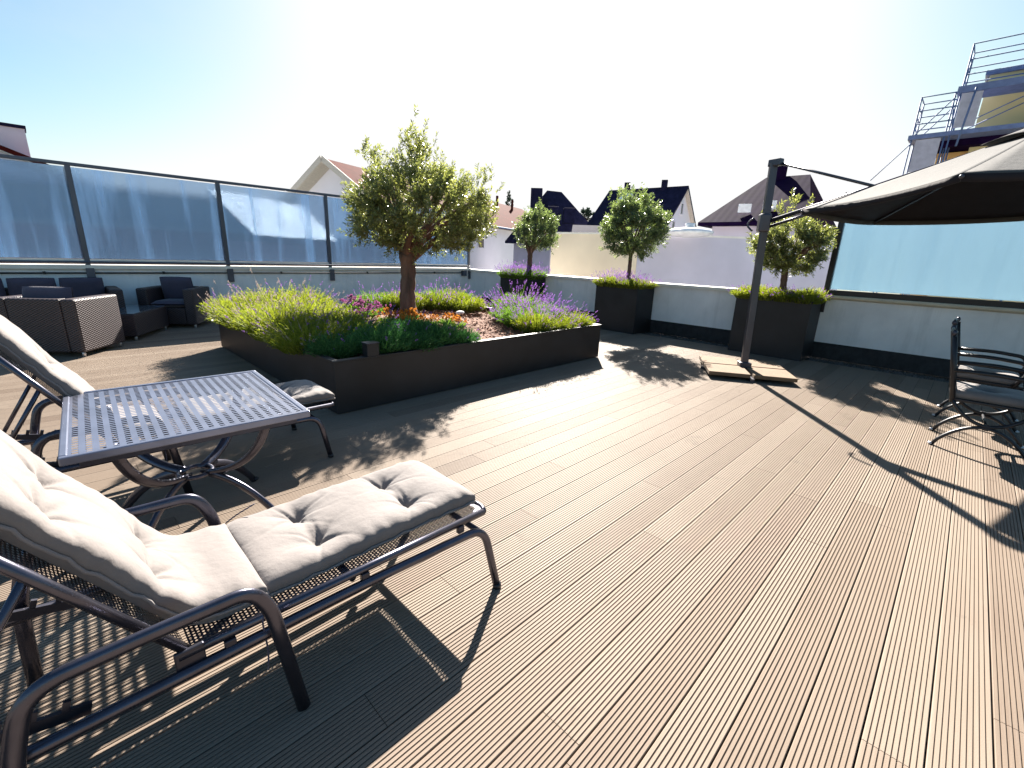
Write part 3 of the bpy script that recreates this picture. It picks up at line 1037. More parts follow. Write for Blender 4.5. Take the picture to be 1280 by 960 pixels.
# ------------------------------------------------------------------ cushions
def cushion_mesh(path, L, W, T, tufts, seed, nu=150, nv=84, edge=0.5):
    """path(s)-> (x,z,nx,nz) for s in 0..L; pillow with tufts; returns MB"""
    rng = np.random.default_rng(seed)
    ph = rng.uniform(0, 6.28, (len(tufts), 2))
    kx = rng.uniform(5, 9, (6, 2))
    kp = rng.uniform(0, 6.28, 6)

    def height(s, y):
        a = abs(2 * s / L - 1)
        b = abs(2 * y / W)
        e = max(0.0, (1 - a ** 9)) * max(0.0, (1 - b ** 7))
        h = T * (edge + (1 - edge) * e ** 0.5)
        for i, (ts, ty) in enumerate(tufts):
            dx, dy = s - ts, y - ty
            d = math.hypot(dx, dy) + 1e-6
            th = math.atan2(dy, dx)
            h -= T * 0.40 * math.exp(-(d / 0.045) ** 1.3)
            h -= T * 0.20 * math.exp(-(d / 0.12) ** 2)
            h += T * 0.07 * math.cos(5 * th + ph[i, 0]) * (1 - math.exp(-(d / 0.03) ** 2)) * math.exp(-d / 0.07)
            for q in range(6):      # creases radiating from the tuft
                ca = ph[i, 0] + q * 1.05 + 0.35 * math.sin(ph[i, 1] * (q + 1))
                al, ac = dx * math.cos(ca) + dy * math.sin(ca), -dx * math.sin(ca) + dy * math.cos(ca)
                if al > 0:
                    ac += 0.10 * al * math.sin(al * 20 + q)
                    wd = 0.0045 + 0.03 * al
                    h -= T * 0.15 * math.exp(-(ac / wd) ** 2) * math.exp(-al / (0.05 + 0.02 * (q % 3))) * min(1, al / 0.015)
        rows = sorted(set(round(t[0], 3) for t in tufts))
        for rs in rows:     # crease across each tuft row
            ys = [t[1] for t in tufts if abs(t[0] - rs) < 1e-3]
            k = math.exp(-((s - rs) / 0.022) ** 2) * (0.10 if min(ys) < y < max(ys) else 0.10 * math.exp(-min(abs(y - q) for q in ys) / 0.08))
            h -= T * k
        # gathered seam wrinkles near the long edges
        h += T * 0.035 * math.sin(s * 70 + kp[0] + 3 * math.sin(s * 13)) * b ** 5
        h += T * 0.02 * math.sin(kx[0, 0] * s * 3 + kp[1]) * math.sin(kx[1, 0] * y * 3 + kp[2])
        return h

    mb = MB()
    V, F = [], []
    for i in range(nu + 1):
        # sample edges more densely
        t = i / nu
        s = L * (0.5 - 0.5 * math.cos(PI * t)) * 0.35 + L * t * 0.65
        px, pz, nx, nz = path(s)
        for j in range(nv + 1):
            q = j / nv
            y = W * ((0.5 - 0.5 * math.cos(PI * q)) * 0.35 + q * 0.65 - 0.5)
            rounded = 1.0
            h = height(s, y)
            V.append((px + nx * h, y, pz + nz * h))
    nb = len(V)
    for i in range(nu + 1):
        t = i / nu
        s = L * (0.5 - 0.5 * math.cos(PI * t)) * 0.35 + L * t * 0.65
        px, pz, nx, nz = path(s)
        for j in range(nv + 1):
            q = j / nv
            y = W * ((0.5 - 0.5 * math.cos(PI * q)) * 0.35 + q * 0.65 - 0.5)
            V.append((px + nx * 0.002, y, pz + nz * 0.002))
    w = nv + 1
    for i in range(nu):
        for j in range(nv):
            F.append((i * w + j, (i + 1) * w + j, (i + 1) * w + j + 1, i * w + j + 1))
            F.append((nb + i * w + j, nb + i * w + j + 1, nb + (i + 1) * w + j + 1, nb + (i + 1) * w + j))
    for i in range(nu):
        F.append((i * w, nb + i * w, nb + (i + 1) * w, (i + 1) * w))
        F.append((i * w + nv, (i + 1) * w + nv, nb + (i + 1) * w + nv, nb + i * w + nv))
    for j in range(nv):
        F.append((j, j + 1, nb + j + 1, nb + j))
        F.append((nu * w + j, nb + nu * w + j, nb + nu * w + j + 1, nu * w + j + 1))
    mb.add(V, F)
    return mb


def seam_tube(path, L, W, h, r):
    pts = []
    n = 40
    def P(s, y):
        px, pz, nx, nz = path(s)
        wv = 0.003 * math.sin(s * 55) + 0.002 * math.sin(s * 91 + y * 30)
        return (px + nx * (h + wv), y, pz + nz * (h + wv))
    for i in range(n + 1):
        pts.append(P(L * i / n, -W / 2 - 0.004))
    for j in range(1, 10):
        pts.append(P(L, -W / 2 + W * j / 10))
    for i in range(n, -1, -1):
        pts.append(P(L * i / n, W / 2 + 0.004))
    for j in range(9, 0, -1):
        pts.append(P(0, -W / 2 + W * j / 10))
    return MB().tube(pts, r, 6, closed=True)


# ------------------------------------------------------------------ loungers
def make_lounger(label):
    root = thing('sun_lounger', label, 'sun lounger')
    st, sd = M['steel'], M['steel_dark']
    BA = math.radians(57)                 # back rest angle
    hx, hz = 0.10, 0.375                  # hinge
    bd = Vector((-math.cos(BA), 0, math.sin(BA)))
    for s in (-1, 1):
        y = 0.285 * s
        # leg frame: foot-end leg, long rail, head-end leg
        pts = fillet([(1.21, y + 0.06 * s, 0.0), (1.165, y + 0.012 * s, 0.305), (0.55, y, 0.318), (-0.66, y, 0.318), (-0.72, y + 0.04 * s, 0.0)], 0.085, 8)
        MB().tube(pts, 0.0155, 12, sq=(1, 1.15)).build('leg_frame', st, root, smooth=True)
        MB().tube([(1.21, y + 0.06 * s, 0.0), (1.2085, y + 0.058 * s, 0.022)], 0.0195, 12).build('foot_cap', M['black_metal'], root, smooth=True)
        # seat rail
        MB().tube([(1.185, 0.268 * s, 0.362), (hx - 0.02, 0.268 * s, 0.368)], 0.015, 10).build('seat_rail', st, root, smooth=True)
        for bx in (1.05, 0.62, 0.2):
            MB().box((bx, 0.277 * s, 0.339), (0.03, 0.02, 0.032)).build('spacer', sd, root, bevel=0.003)
        # arm rest loop
        ya = 0.338 * s
        pts = fillet([(0.362, ya - 0.015 * s, 0.0), (0.30, ya, 0.44), (0.255, ya + 0.004 * s, 0.528), (0.0, ya + 0.006 * s, 0.532), (-0.185, ya + 0.004 * s, 0.525), (-0.235, ya, 0.33), (-0.25, ya - 0.01 * s, 0.0)], 0.075, 8)
        MB().tube(pts, 0.0165, 12, sq=(0.85, 1.25)).build('arm', st, root, smooth=True)
        for bx in (0.315, -0.232):
            MB().box((bx, 0.311 * s, 0.318), (0.03, 0.05, 0.022)).build('arm_bracket', sd, root)
        # back rest rail
        a = Vector((hx, 0.262 * s, hz))
        MB().tube([a, a + bd * 0.78], 0.014, 10).build('back_rail', st, root, smooth=True)
        # hinge plate
        MB().box((hx + 0.005, 0.275 * s, 0.352), (0.07, 0.012, 0.07)).build('hinge', sd, root, bevel=0.004)
        # notched adjuster bar
        nb = MB()
        p0, p1 = Vector((-0.10, 0.243 * s, 0.325)), Vector((-0.42, 0.243 * s, 0.40))
        nb.beam(p0, p1, 0.012, 0.03)
        for k in range(5):
            c = p0.lerp(p1, 0.15 + k * 0.17)
            nb.beam(c, c + Vector((0.012, 0, 0.038)), 0.010, 0.014)
        nb.build('notched_bar', sd, root)
        MB().tube([a + bd * 0.44, (-0.345, 0.243 * s, 0.395)], 0.010, 8).build('support_strut', st, root, smooth=True)
    # cross tubes
    MB().tube(fillet([(1.185, -0.268, 0.362), (1.203, -0.24, 0.362), (1.203, 0.24, 0.362), (1.185, 0.268, 0.362)], 0.02), 0.015, 10).build('end_rail', st, root, smooth=True)
    MB().tube([(1.15, -0.285, 0.285), (1.15, 0.285, 0.285)], 0.013, 8).build('cross_bar', sd, root, smooth=True)
    MB().tube([(0.58, -0.268, 0.345), (0.58, 0.268, 0.345)], 0.012, 8).build('cross_bar', sd, root, smooth=True)
    MB().tube([(-0.66, -0.285, 0.31), (-0.66, 0.285, 0.31)], 0.014, 8).build('cross_bar', sd, root, smooth=True)
    MB().tube([(-0.345, -0.25, 0.395), (-0.345, 0.25, 0.395)], 0.010, 8).build('cross_bar', sd, root, smooth=True)
    e = Vector((hx, 0, hz)) + bd * 0.78
    MB().tube([(e.x, -0.262, e.z), (e.x, 0.262, e.z)], 0.016, 10).build('back_top_rail', st, root, smooth=True)
    # mesh sheets
    MB().grid(lambda u, v: (1.19 - u * 1.08, -0.262 + v * 0.524, 0.372 - 0.010 * math.sin(PI * v)), 20, 8, (1.08, 0.524)).build('seat_mesh', M['mesh'], root, smooth=True)
    MB().grid(lambda u, v: tuple(Vector((hx, -0.258 + v * 0.516, hz)) + bd * (0.02 + u * 0.75) + Vector((bd.z, 0, -bd.x)) * (0.012 - 0.014 * math.sin(PI * v))), 20, 8, (0.75, 0.516)).build('back_mesh', M['mesh'], root, smooth=True)
    # cushions (one folding pad: foot section and back section)
    def p1(s):
        return (1.185 - s, 0.380 + 0.004 * math.sin(s * 6), 0, 1)
    W = 0.465
    c = cushion_mesh(p1, 0.87, W, 0.078, [(0.27, 0.10), (0.27, -0.10), (0.645, 0.10), (0.645, -0.10)], 5)
    cu = c.build('seat_cushion', M['cushion'], root, smooth=True)
    cu.location = (0, 0.018, 0)
    seam_tube(p1, 0.87, W, 0.012, 0.004).build('piping', M['piping'], cu, smooth=True)
    nx, nz = bd.z, -bd.x
    # back cushion path: short flat part, then up the rest
    R = 0.17
    flat = 0.11
    ang = PI - BA

    def p2(s):
        x0, z0 = 0.325, 0.384
        if s < flat:
            return (x0 - s, z0, 0.0, 1.0)
        th = (s - flat) / R
        if th < BA:
            return (x0 - flat - R * math.sin(th), z0 + R * (1 - math.cos(th)), math.sin(th), math.cos(th))
        th = BA
        x1, z1 = x0 - flat - R * math.sin(th), z0 + R * (1 - math.cos(th))
        q = s - flat - R * BA
        return (x1 + bd.x * q, z1 + bd.z * q, math.sin(th), math.cos(th))
    c = cushion_mesh(p2, 1.02, W, 0.080, [(0.34, 0.10), (0.34, -0.10), (0.66, 0.10), (0.66, -0.10)], 9, nu=170)
    cu = c.build('back_cushion', M['cushion'], root, smooth=True)
    cu.location = (0, 0.012, 0)
    seam_tube(p2, 1.02, W, 0.022, 0.0045).build('piping', M['piping'], cu, smooth=True)
    # tie ribbon hanging by the hinge
    MB().tube(fillet([(0.31, -0.255, 0.40), (0.285, -0.285, 0.37), (0.288, -0.30, 0.26), (0.28, -0.302, 0.20)], 0.03), 0.0028, 5).build('tie', M['dark_cushion'], root, smooth=True)
    MB().tube(fillet([(0.31, 0.255, 0.41), (0.36, 0.262, 0.435), (0.43, 0.235, 0.475)], 0.03), 0.0028, 5).build('tie', M['dark_cushion'], root, smooth=True)
    return root


def build_side_table():
    Zt = 0.68
    root = thing('side_table', 'square gunmetal garden table with a slotted top between the two sun loungers', 'table', (0.385, 2.68, 0), math.radians(-2.5))
    hx, hy = 0.445, 0.49
    rim = MB()
    for s in (-1, 1):
        rim.box((0, s * (hy - 0.013), Zt - 0.016), (2 * hx, 0.026, 0.034))
        rim.box((s * (hx - 0.013), 0, Zt - 0.016), (0.026, 2 * hy - 0.054, 0.034))
    rim.build('rim', M['table_steel'], root, bevel=0.005)
    MB().grid(lambda u, v: (-hx + 0.026 + u * (2 * hx - 0.052), -hy + 0.026 + v * (2 * hy - 0.052), Zt - 0.003 - 0.002 * math.sin(u * PI)), 2, 2, (2 * hx - 0.052, 2 * hy - 0.052)).build('tabletop', M['table_perf'], root)
    ap = MB()
    for s in (-1, 1):
        ap.box((0, s * (hy - 0.06), Zt - 0.05), (2 * hx - 0.1, 0.02, 0.035))
        ap.box((s * (hx - 0.06), 0, Zt - 0.05), (0.02, 2 * hy - 0.145, 0.035))
    ap.build('apron', M['steel_dark'], root)
    jz = 0.295
    for sx in (-1, 1):
        for sy in (-1, 1):
            top = Vector((sx * 0.30, sy * 0.30, Zt - 0.05))
            j = Vector((sx * 0.035, sy * 0.035, jz))
            foot = Vector((sx * 0.33, sy * 0.33, 0.0))
            c1 = Vector((sx * 0.25, sy * 0.25, jz + 0.03))
            c2 = Vector((sx * 0.20, sy * 0.20, jz - 0.03))
            up = arc(lambda t: top * (1 - t) ** 2 + c1 * 2 * t * (1 - t) + j * t * t, 14)
            dn = arc(lambda t: j * (1 - t) ** 2 + c2 * 2 * t * (1 - t) + foot * t * t, 14)
            lg = MB().tube(up + dn[1:], 0.019, 10, sq=(0.75, 1.25)).build('leg', M['steel'], root, smooth=True)
            MB().ell((foot.x, foot.y, 0.012), (0.026, 0.026, 0.012)).build('foot', M['black_metal'], lg, smooth=True)
    MB().tube([(0.075 * math.cos(a), 0.075 * math.sin(a), jz) for a in np.linspace(0, 2 * PI, 25)[:-1]], 0.012, 8, closed=True).build('ring', M['steel'], root, smooth=True)


# ------------------------------------------------------------------ wicker seating
def rbox(c, s, name, mat, parent, bevel=0.02, rot=None):
    return MB().box(c, s, rot=rot).build(name, mat, parent, bevel=bevel)


def pillow(mb, c, s, rot=None, n=12):
    R = rot if rot is not None else Matrix.Identity(3)
    def fn(sign):
        def g(u, v):
            a, b = 2 * u - 1, 2 * v - 1
            e = max(0, 1 - abs(a) ** 4) * max(0, 1 - abs(b) ** 4)
            p = Vector((a * s[0] / 2 * (1 - 0.03 * b * b), b * s[1] / 2 * (1 - 0.03 * a * a), sign * s[2] / 2 * (0.12 + 0.88 * e ** 0.5)))
            return tuple(Vector(c) + R @ p)
        return g
    mb.grid(fn(1), n, n)
    mb.grid(lambda u, v: fn(-1)(1 - u, v), n, n)
    # rim
    m = len(mb.v)
    return mb


def wicker_seat(name, label, cat, loc, rz, width, seats, depth=0.78, h=0.72, back_pillows=None, armh=None):
    """faces local +Y; x across; origin at floor centre"""
    r = thing(name, label, cat, loc, rz)
    wk = M['wicker']
    aw = 0.16
    armh = armh or h
    rbox((0, 0.02, 0.21), (width - 2 * aw - 0.004, depth - 0.06, 0.28), 'seat_base', wk, r, 0.01)
    rbox((0, -depth / 2 + 0.07, 0.06 + (h - 0.06) / 2), (width - 2 * aw - 0.004, 0.14, h - 0.06), 'backrest', wk, r, 0.02)
    for s in (-1, 1):
        rbox((s * (width / 2 - aw / 2), 0, 0.06 + (armh - 0.06) / 2), (aw, depth, armh - 0.06), 'arm', wk, r, 0.022)
    for sx in (-1, 1):
        for sy in (-1, 1):
            MB().tube([(sx * (width / 2 - 0.05), sy * (depth / 2 - 0.05), 0), (sx * (width / 2 - 0.05), sy * (depth / 2 - 0.05), 0.075)], 0.02, 10).build('foot', M['foot'], r, smooth=True)
    sw = (width - 2 * aw) / seats
    for k in range(seats):
        x = -width / 2 + aw + sw * (k + 0.5)
        mb = MB()
        pillow(mb, (x, 0.08, 0.41), (sw - 0.01, depth - 0.2, 0.13))
        mb.build('seat_cushion', M['dark_cushion'], r, smooth=True)
        mb = MB()
        rot = Matrix.Rotation(math.radians(80), 3, 'X')
        pillow(mb, (x, -depth / 2 + 0.235, 0.64), (sw - 0.03, 0.44, 0.17), rot)
        mb.build('back_cushion', M['dark_cushion'], r, smooth=True)
    return r


def build_wicker():
    # armchair in front, seen from behind; its right side panel catches the sun
    A = Vector((0.195, 7.80, 0))
    B = Vector((0.665, 8.41, 0))
    d = (B - A).normalized()              # facing direction
    left = Vector((-d.y, d.x, 0))
    dep = (B - A).length
    w = 0.92
    c = (A + B) / 2 + left * (w / 2)
    rz = math.atan2(d.y, d.x) - PI / 2
    wicker_seat('wicker_armchair', 'wicker armchair seen from behind at the left edge, its side panel lit by the sun', 'armchair', (c.x, c.y, 0), rz, w, 1, dep, 0.73)
    # small wicker table with a glass top
    p, q = Vector((0.835, 8.72, 0)), Vector((1.47, 9.86, 0))
    d2 = (q - p).normalized()
    l2 = Vector((-d2.y, d2.x, 0))
    L = 1.12
    W2 = 0.62
    c = p + d2 * (L / 2) + l2 * (W2 / 2)
    r = thing('coffee_table', 'low wicker coffee table with a smoked glass top among the wicker seats', 'table', (c.x, c.y, 0), math.atan2(d2.y, d2.x))
    rbox((0, 0, 0.235), (L, W2, 0.33), 'body', M['wicker'], r, 0.012)
    rbox((0, 0, 0.407), (L - 0.02, W2 - 0.02, 0.008), 'glass_top', M['table_glass'], r, 0.002)
    for sx in (-1, 1):
        for sy in (-1, 1):
            MB().tube([(sx * (L / 2 - 0.05), sy * (W2 / 2 - 0.05), 0), (sx * (L / 2 - 0.05), sy * (W2 / 2 - 0.05), 0.08)], 0.02, 10).build('foot', M['foot'], r, smooth=True)
    # second armchair against the parapet
    wicker_seat('wicker_armchair', 'dark wicker armchair in the shade against the left parapet, beside the lavender', 'armchair', (1.60, 10.12, 0), PI + math.radians(-33), 0.86, 1, 0.74, 0.68)
    # sofa along the parapet
    wicker_seat('wicker_sofa', 'dark wicker sofa with slate cushions along the left parapet, behind the front armchair', 'sofa', (-0.16, 10.02, 0), PI, 2.0, 3, 0.82, 0.70)


# ------------------------------------------------------------------ parasol
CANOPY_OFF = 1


def build_parasol():
    base = Vector((6.62, 2.0, 0))
    r = thing('cantilever_parasol', 'large grey-beige cantilever parasol on an anthracite side pole, at the right', 'parasol', base)
    top = Vector((-0.025, 0.07, 2.66))
    # cross base
    e1 = Vector((0.497, -0.868, 0))
    e2 = Vector((0.868, 0.497, 0))
    cb = MB()
    cb.beam(e1 * -0.55 + Vector((0, 0, 0.02)), e1 * 0.55 + Vector((0, 0, 0.02)), 0.05, 0.04)
    cb.beam(e2 * -0.55 + Vector((0, 0, 0.02)), e2 * -0.03 + Vector((0, 0, 0.02)), 0.05, 0.04)
    cb.beam(e2 * 0.03 + Vector((0, 0, 0.02)), e2 * 0.55 + Vector((0, 0, 0.02)), 0.05, 0.04)
    cb.build('cross_base', M['pole'], r)
    MB().box((0, 0, 0.1), (0.15, 0.15, 0.10), rz=0.6).build('foot_clamp', M['pole'], r, bevel=0.01)
    MB().beam((0, 0, 0.05), top, 0.088, 0.066, up=(0.77, 0.64, 0)).build('pole', M['pole'], r, bevel=0.01)
    MB().beam(top + Vector((0.02, 0.05, 0.0)), top + Vector((-0.03, -0.10, 0.0)), 0.085, 0.085).build('pole_cap', M['pole'], r, bevel=0.012)
    # canopy: hexagon
    cx, cy, cz, R, phi, tx, ty = 6.51, -0.192, 2.133, 1.773, 1.855, -0.012, -0.053
    C0 = Vector((cx, cy, cz)) - base
    ap = Vector((6.51, -0.19, 2.74)) - base
    n = 6
    V = [Vector((cx + R * math.cos(phi + k * PI / 3), cy + R * math.sin(phi + k * PI / 3), cz + tx * R * math.cos(phi + k * PI / 3) + ty * R * math.sin(phi + k * PI / 3))) - base for k in range(n)]
    cap_t = 0.80
    mb = MB()
    nu, nv = 12, 14
    for k in range(n):
        a, b = V[k], V[(k + 1) % n]
        def fn(u, v, a=a, b=b, th=0.0):
            edge = a.lerp(b, u)
            t = v * cap_t
            p = edge.lerp(ap, t)
            sag = 4 * u * (1 - u) * (1 - t)
            mid = (a + b) / 2
            inward = (ap - mid)
            inward.z = 0
            inward.normalize()
            return tuple(p + Vector((0, 0, -0.030 * sag * (1 - t) - 0.05 * t * (1 - t) * 1.2)) + inward * (0.045 * sag * (1 - t)) + Vector((0, 0, th)))
        mb.grid(fn, nu, nv)
        # hem
        mb.grid(lambda u, v, fn=fn: tuple(Vector(fn(u, 0)) + Vector((0, 0, -0.055 * v))), nu, 2)
    can = mb.build('canopy', M['canopy'], r, smooth=False, autos=True)
    s = can.modifiers.new('solid', 'SOLIDIFY')
    s.thickness = 0.004
    s.offset = 0
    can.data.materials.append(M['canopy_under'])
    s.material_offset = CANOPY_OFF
    # vent cap
    mb = MB()
    for k in range(n):
        a, b = V[k].lerp(ap, cap_t - 0.05), V[(k + 1) % n].lerp(ap, cap_t - 0.05)
        up = Vector((0, 0, 0.03))
        a, b = a + up, b + up
        mb.grid(lambda u, v, a=a, b=b: tuple(a.lerp(b, u).lerp(ap + Vector((0, 0, 0.05)), v) + Vector((0, 0, 0.02 * math.sin(u * PI) * (1 - v)))), 6, 5)
    vc = mb.build('vent_cap', M['canopy'], r, autos=True)
    s = vc.modifiers.new('solid', 'SOLIDIFY')
    s.thickness = 0.004
    hub = C0 + Vector((0, 0, 0.45))
    MB().tube([ap + Vector((0, 0, 0.1)), C0 + Vector((0, 0, 0.05))], 0.028, 12).build('hub', M['pole'], r, smooth=True)
    for k in range(n):
        d = Vector((0, 0, -0.03))
        rb = MB().beam(ap.lerp(V[k], 0.03) + d, ap.lerp(V[k], 0.985) + d, 0.022, 0.014).build('rib', M['pole'], r)
        MB().beam(hub, ap.lerp(V[k], 0.5) + d * 1.4, 0.016, 0.012).build('strut', M['pole'], rb)
        MB().ell(tuple(V[k] + Vector((0, 0, -0.02))), (0.016, 0.016, 0.016), 8, 6).build('rib_tip', M['pole'], rb, smooth=True)
    # arms
    sl = Vector((-0.03, 0.06, 1.96))
    MB().box(sl, (0.13, 0.13, 0.22), rz=0.6).build('slider', M['pole'], r, bevel=0.02)
    MB().tube(arc(lambda t: sl + Vector((-0.05, 0.10, 0.06)) + Vector((-0.02, 0.07 * math.sin(t * PI), -0.16 * t)), 10), 0.012, 8).build('handle', M['steel'], r, smooth=True)
    e = (V[0].lerp(ap, 0.52) + Vector((0.10, 0, -0.10)))
    MB().tube([sl + Vector((0, -0.06, 0.02)), hub + Vector((0, 0.05, 0.1))], 0.026, 12).build('arm', M['steel'], r, smooth=True)
    MB().tube([sl + Vector((0, -0.06, -0.05)), sl.lerp(hub, 0.3) + Vector((0, 0, -0.03))], 0.018, 10).build('arm_stay', M['steel'], r, smooth=True)
    MB().tube([top + Vector((0, -0.05, 0)), V[0].lerp(ap, 0.34) + Vector((0, 0, -0.02))], 0.015, 10).build('tension_arm', M['pole'], r, smooth=True)
    # four slabs weighing the base down
    names = ['tan concrete slab at the near left of the parasol foot', 'tan concrete slab at the near right of the parasol foot', 'tan concrete slab at the far left of the parasol foot', 'tan concrete slab at the far right of the parasol foot']
    for (s1, s2), lb in zip(((-1, -1), (1, -1), (-1, 1), (1, 1)), names):
        c = base + e1 * (s1 * 0.27) + e2 * (s2 * 0.27)
        o = MB().box((0, 0, 0.0665), (0.50, 0.50, 0.05)).build('paving_slab', M['slab'], bevel=0.006)
        o.location = c
        o.rotation_euler = (0, 0, math.atan2(e1.y, e1.x) + random.uniform(-0.015, 0.015))
        tag(o, lb, 'paving slab', 'concrete slabs weighing down the parasol base')
        for q in (-0.16, 0.16):
            pass


# ------------------------------------------------------------------ garden chairs
def make_chair(label):
    """faces local -Y; origin on the floor at the middle of the rear feet"""
    r = thing('garden_chair', label, 'chair')
    bm = M['black_metal']
    w = 0.245
    for s in (-1, 1):
        x = w * s
        # lower bow on the floor and upper bow under the seat
        lo = arc(lambda t: Vector((x, 0.03 - 0.58 * t, 0.23 * math.sin(PI * t) ** 0.75)), 18)
        up = arc(lambda t: Vector((x, -0.02 - 0.48 * t, 0.42 - 0.175 * math.sin(PI * t) ** 0.75)), 18)
        MB().tube(lo, 0.016, 8, sq=(0.9, 1.2)).build('leg', bm, r, smooth=True)
        MB().tube(up, 0.016, 8, sq=(0.9, 1.2)).build('leg', bm, r, smooth=True)
        MB().box((x, -0.26, 0.237), (0.03, 0.035, 0.05)).build('joint', bm, r, bevel=0.004)
        for yy in (0.03, -0.55):
            MB().ell((x, yy, 0.012), (0.02, 0.024, 0.014), 8, 6).build('foot', M['foot'], r, smooth=True)
        MB().tube([(x, -0.02, 0.40), (x, 0.03, 0.68), (x, 0.085, 0.94)], 0.019, 8).build('back_post', bm, r, smooth=True)
        MB().ell((x, 0.09, 0.965), (0.019, 0.019, 0.028), 8, 6).build('finial', M['steel_dark'], r, smooth=True)
        MB().tube(fillet([(x, 0.025, 0.665), (x * 1.06, -0.25, 0.675), (x * 1.06, -0.47, 0.655), (x * 1.04, -0.50, 0.56), (x, -0.43, 0.42)], 0.08), 0.020, 8, sq=(0.9, 1.4)).build('arm', bm, r, smooth=True)
    MB().tube([(-w, -0.26, 0.237), (w, -0.26, 0.237)], 0.010, 8).build('stretcher', bm, r, smooth=True)
    mb = MB()
    mb.tube([(-w, 0.085, 0.93), (-w * 0.5, 0.095, 0.965), (0, 0.098, 0.978), (w * 0.5, 0.095, 0.965), (w, 0.085, 0.93)], 0.013, 8)
    mb.tube([(-w, 0.008, 0.53), (w, 0.008, 0.53)], 0.010, 8)
    for k in range(7):
        q = -w + 2 * w * (k + 0.5) / 7
        mb.tube([(q, 0.01, 0.53), (q + 0.02, 0.05, 0.74), (q, 0.092, 0.955)], 0.007, 6)
    for k in range(3):
        cx = -w * 0.62 + k * w * 0.62
        mb.tube([(cx + 0.07 * math.cos(a), 0.045 + 0.02 * math.sin(a), 0.74 + 0.11 * math.sin(a)) for a in np.linspace(0, 2 * PI, 19)[:-1]], 0.006, 6, closed=True)
    mb.build('back_lattice', bm, r, smooth=True)
    sf = MB().box((0, -0.25, 0.425), (2 * w + 0.02, 0.50, 0.022))
    sf.build('seat_frame', bm, r, bevel=0.005)
    def p(s):
        return (-0.235 + s, 0.437, 0, 1)
    c = cushion_mesh(p, 0.47, 0.47, 0.075, [(0.235, 0.0)], 3, nu=30, nv=30)
    cu = c.build('seat_cushion', M['cushion'], r, smooth=True)
    cu.location = (0, -0.235, 0)
    return r


def build_chairs():
    a = make_chair('black cast metal garden chair with pale cushion, nearer of the two at the right edge')
    a.location = (5.44, -0.06, 0)
    a.rotation_euler = (0, 0, math.radians(2))
    dup(a, (6.52, -0.05, 0), math.radians(-2), 'black cast metal garden chair half hidden behind the nearer chair at the right edge')


# ------------------------------------------------------------------ surroundings
def gable_house(name, label, A, B, half, drop, wallmat, roofmat, zb=-7.2, over=0.5, rake=0.5, group=None, gutter=True, thick=0.18):
    """A,B ridge ends (same z); half = plan half-width to the eave, drop = ridge to eave"""
    A, B = Vector(A), Vector(B)
    u = (B - A)
    L = u.length
    u.normalize()
    w = Vector((u.y, -u.x, 0))
    r = thing(name, label, 'house', (A.x, A.y, zb))
    o = Vector((A.x, A.y, zb))
    R = Matrix((u, w, Vector((0, 0, 1)))).transposed()
    zr = A.z - zb
    hw = half - over
    ze = zr - drop * hw / half - thick * 0.6
    zr2 = zr - thick * 0.6
    x0, x1 = rake, L - rake
    P = [(x0, -hw, 0), (x1, -hw, 0), (x1, hw, 0), (x0, hw, 0), (x0, -hw, ze), (x1, -hw, ze), (x1, hw, ze), (x0, hw, ze), (x0, 0, zr2), (x1, 0, zr2)]
    F = [(0, 1, 5, 4), (2, 3, 7, 6), (1, 2, 6, 9, 5), (3, 0, 4, 8, 7), (4, 5, 9, 8), (6, 7, 8, 9), (0, 3, 2, 1)]
    MB().add([R @ Vector(p) for p in P], F).build('wall', wallmat, r)
    rf = MB()
    sof = MB()
    sl = math.hypot(half, drop)
    for s in (-1, 1):
        Q = [(0, 0, zr), (L, 0, zr), (L, s * half, zr - drop), (0, s * half, zr - drop)]
        Q2 = [(x, y, z - thick) for x, y, z in Q]
        V = [R @ Vector(p) for p in Q + Q2]
        Q3 = [R @ Vector((x, y, z - 0.004)) for x, y, z in Q2]
        Q4 = [R @ Vector((x, y, z - 0.05)) for x, y, z in Q2]
        fs = [(0, 1, 2, 3), (4, 7, 6, 5), (2, 6, 7, 3), (0, 3, 7, 4), (1, 5, 6, 2), (0, 4, 5, 1)]
        sof.add(Q3 + Q4, fs if s > 0 else [tuple(reversed(f)) for f in fs])
        F = [(0, 1, 2, 3), (4, 7, 6, 5), (2, 6, 7, 3), (0, 3, 7, 4), (1, 5, 6, 2)]
        if s < 0:
            F = [tuple(reversed(f)) for f in F]
        uvq = {0: (0, 0), 1: (L, 0), 2: (L, sl), 3: (0, sl), 4: (0, 0), 5: (L, 0), 6: (L, sl), 7: (0, sl)}
        rf.add(V, F, [[uvq[i] for i in f] for f in F])
    ro = rf.build('roof', roofmat, r)
    sof.build('soffit', M['timber'], ro)
    if gutter:
        for s in (-1, 1):
            MB().tube([R @ Vector((0.1, s * (half + 0.05), zr - drop - 0.08)), R @ Vector((L - 0.1, s * (half + 0.05), zr - drop - 0.08))], 0.07, 8).build('gutter', M['scaf'], r, smooth=True)
    return r, R, L, hw, ze, zr


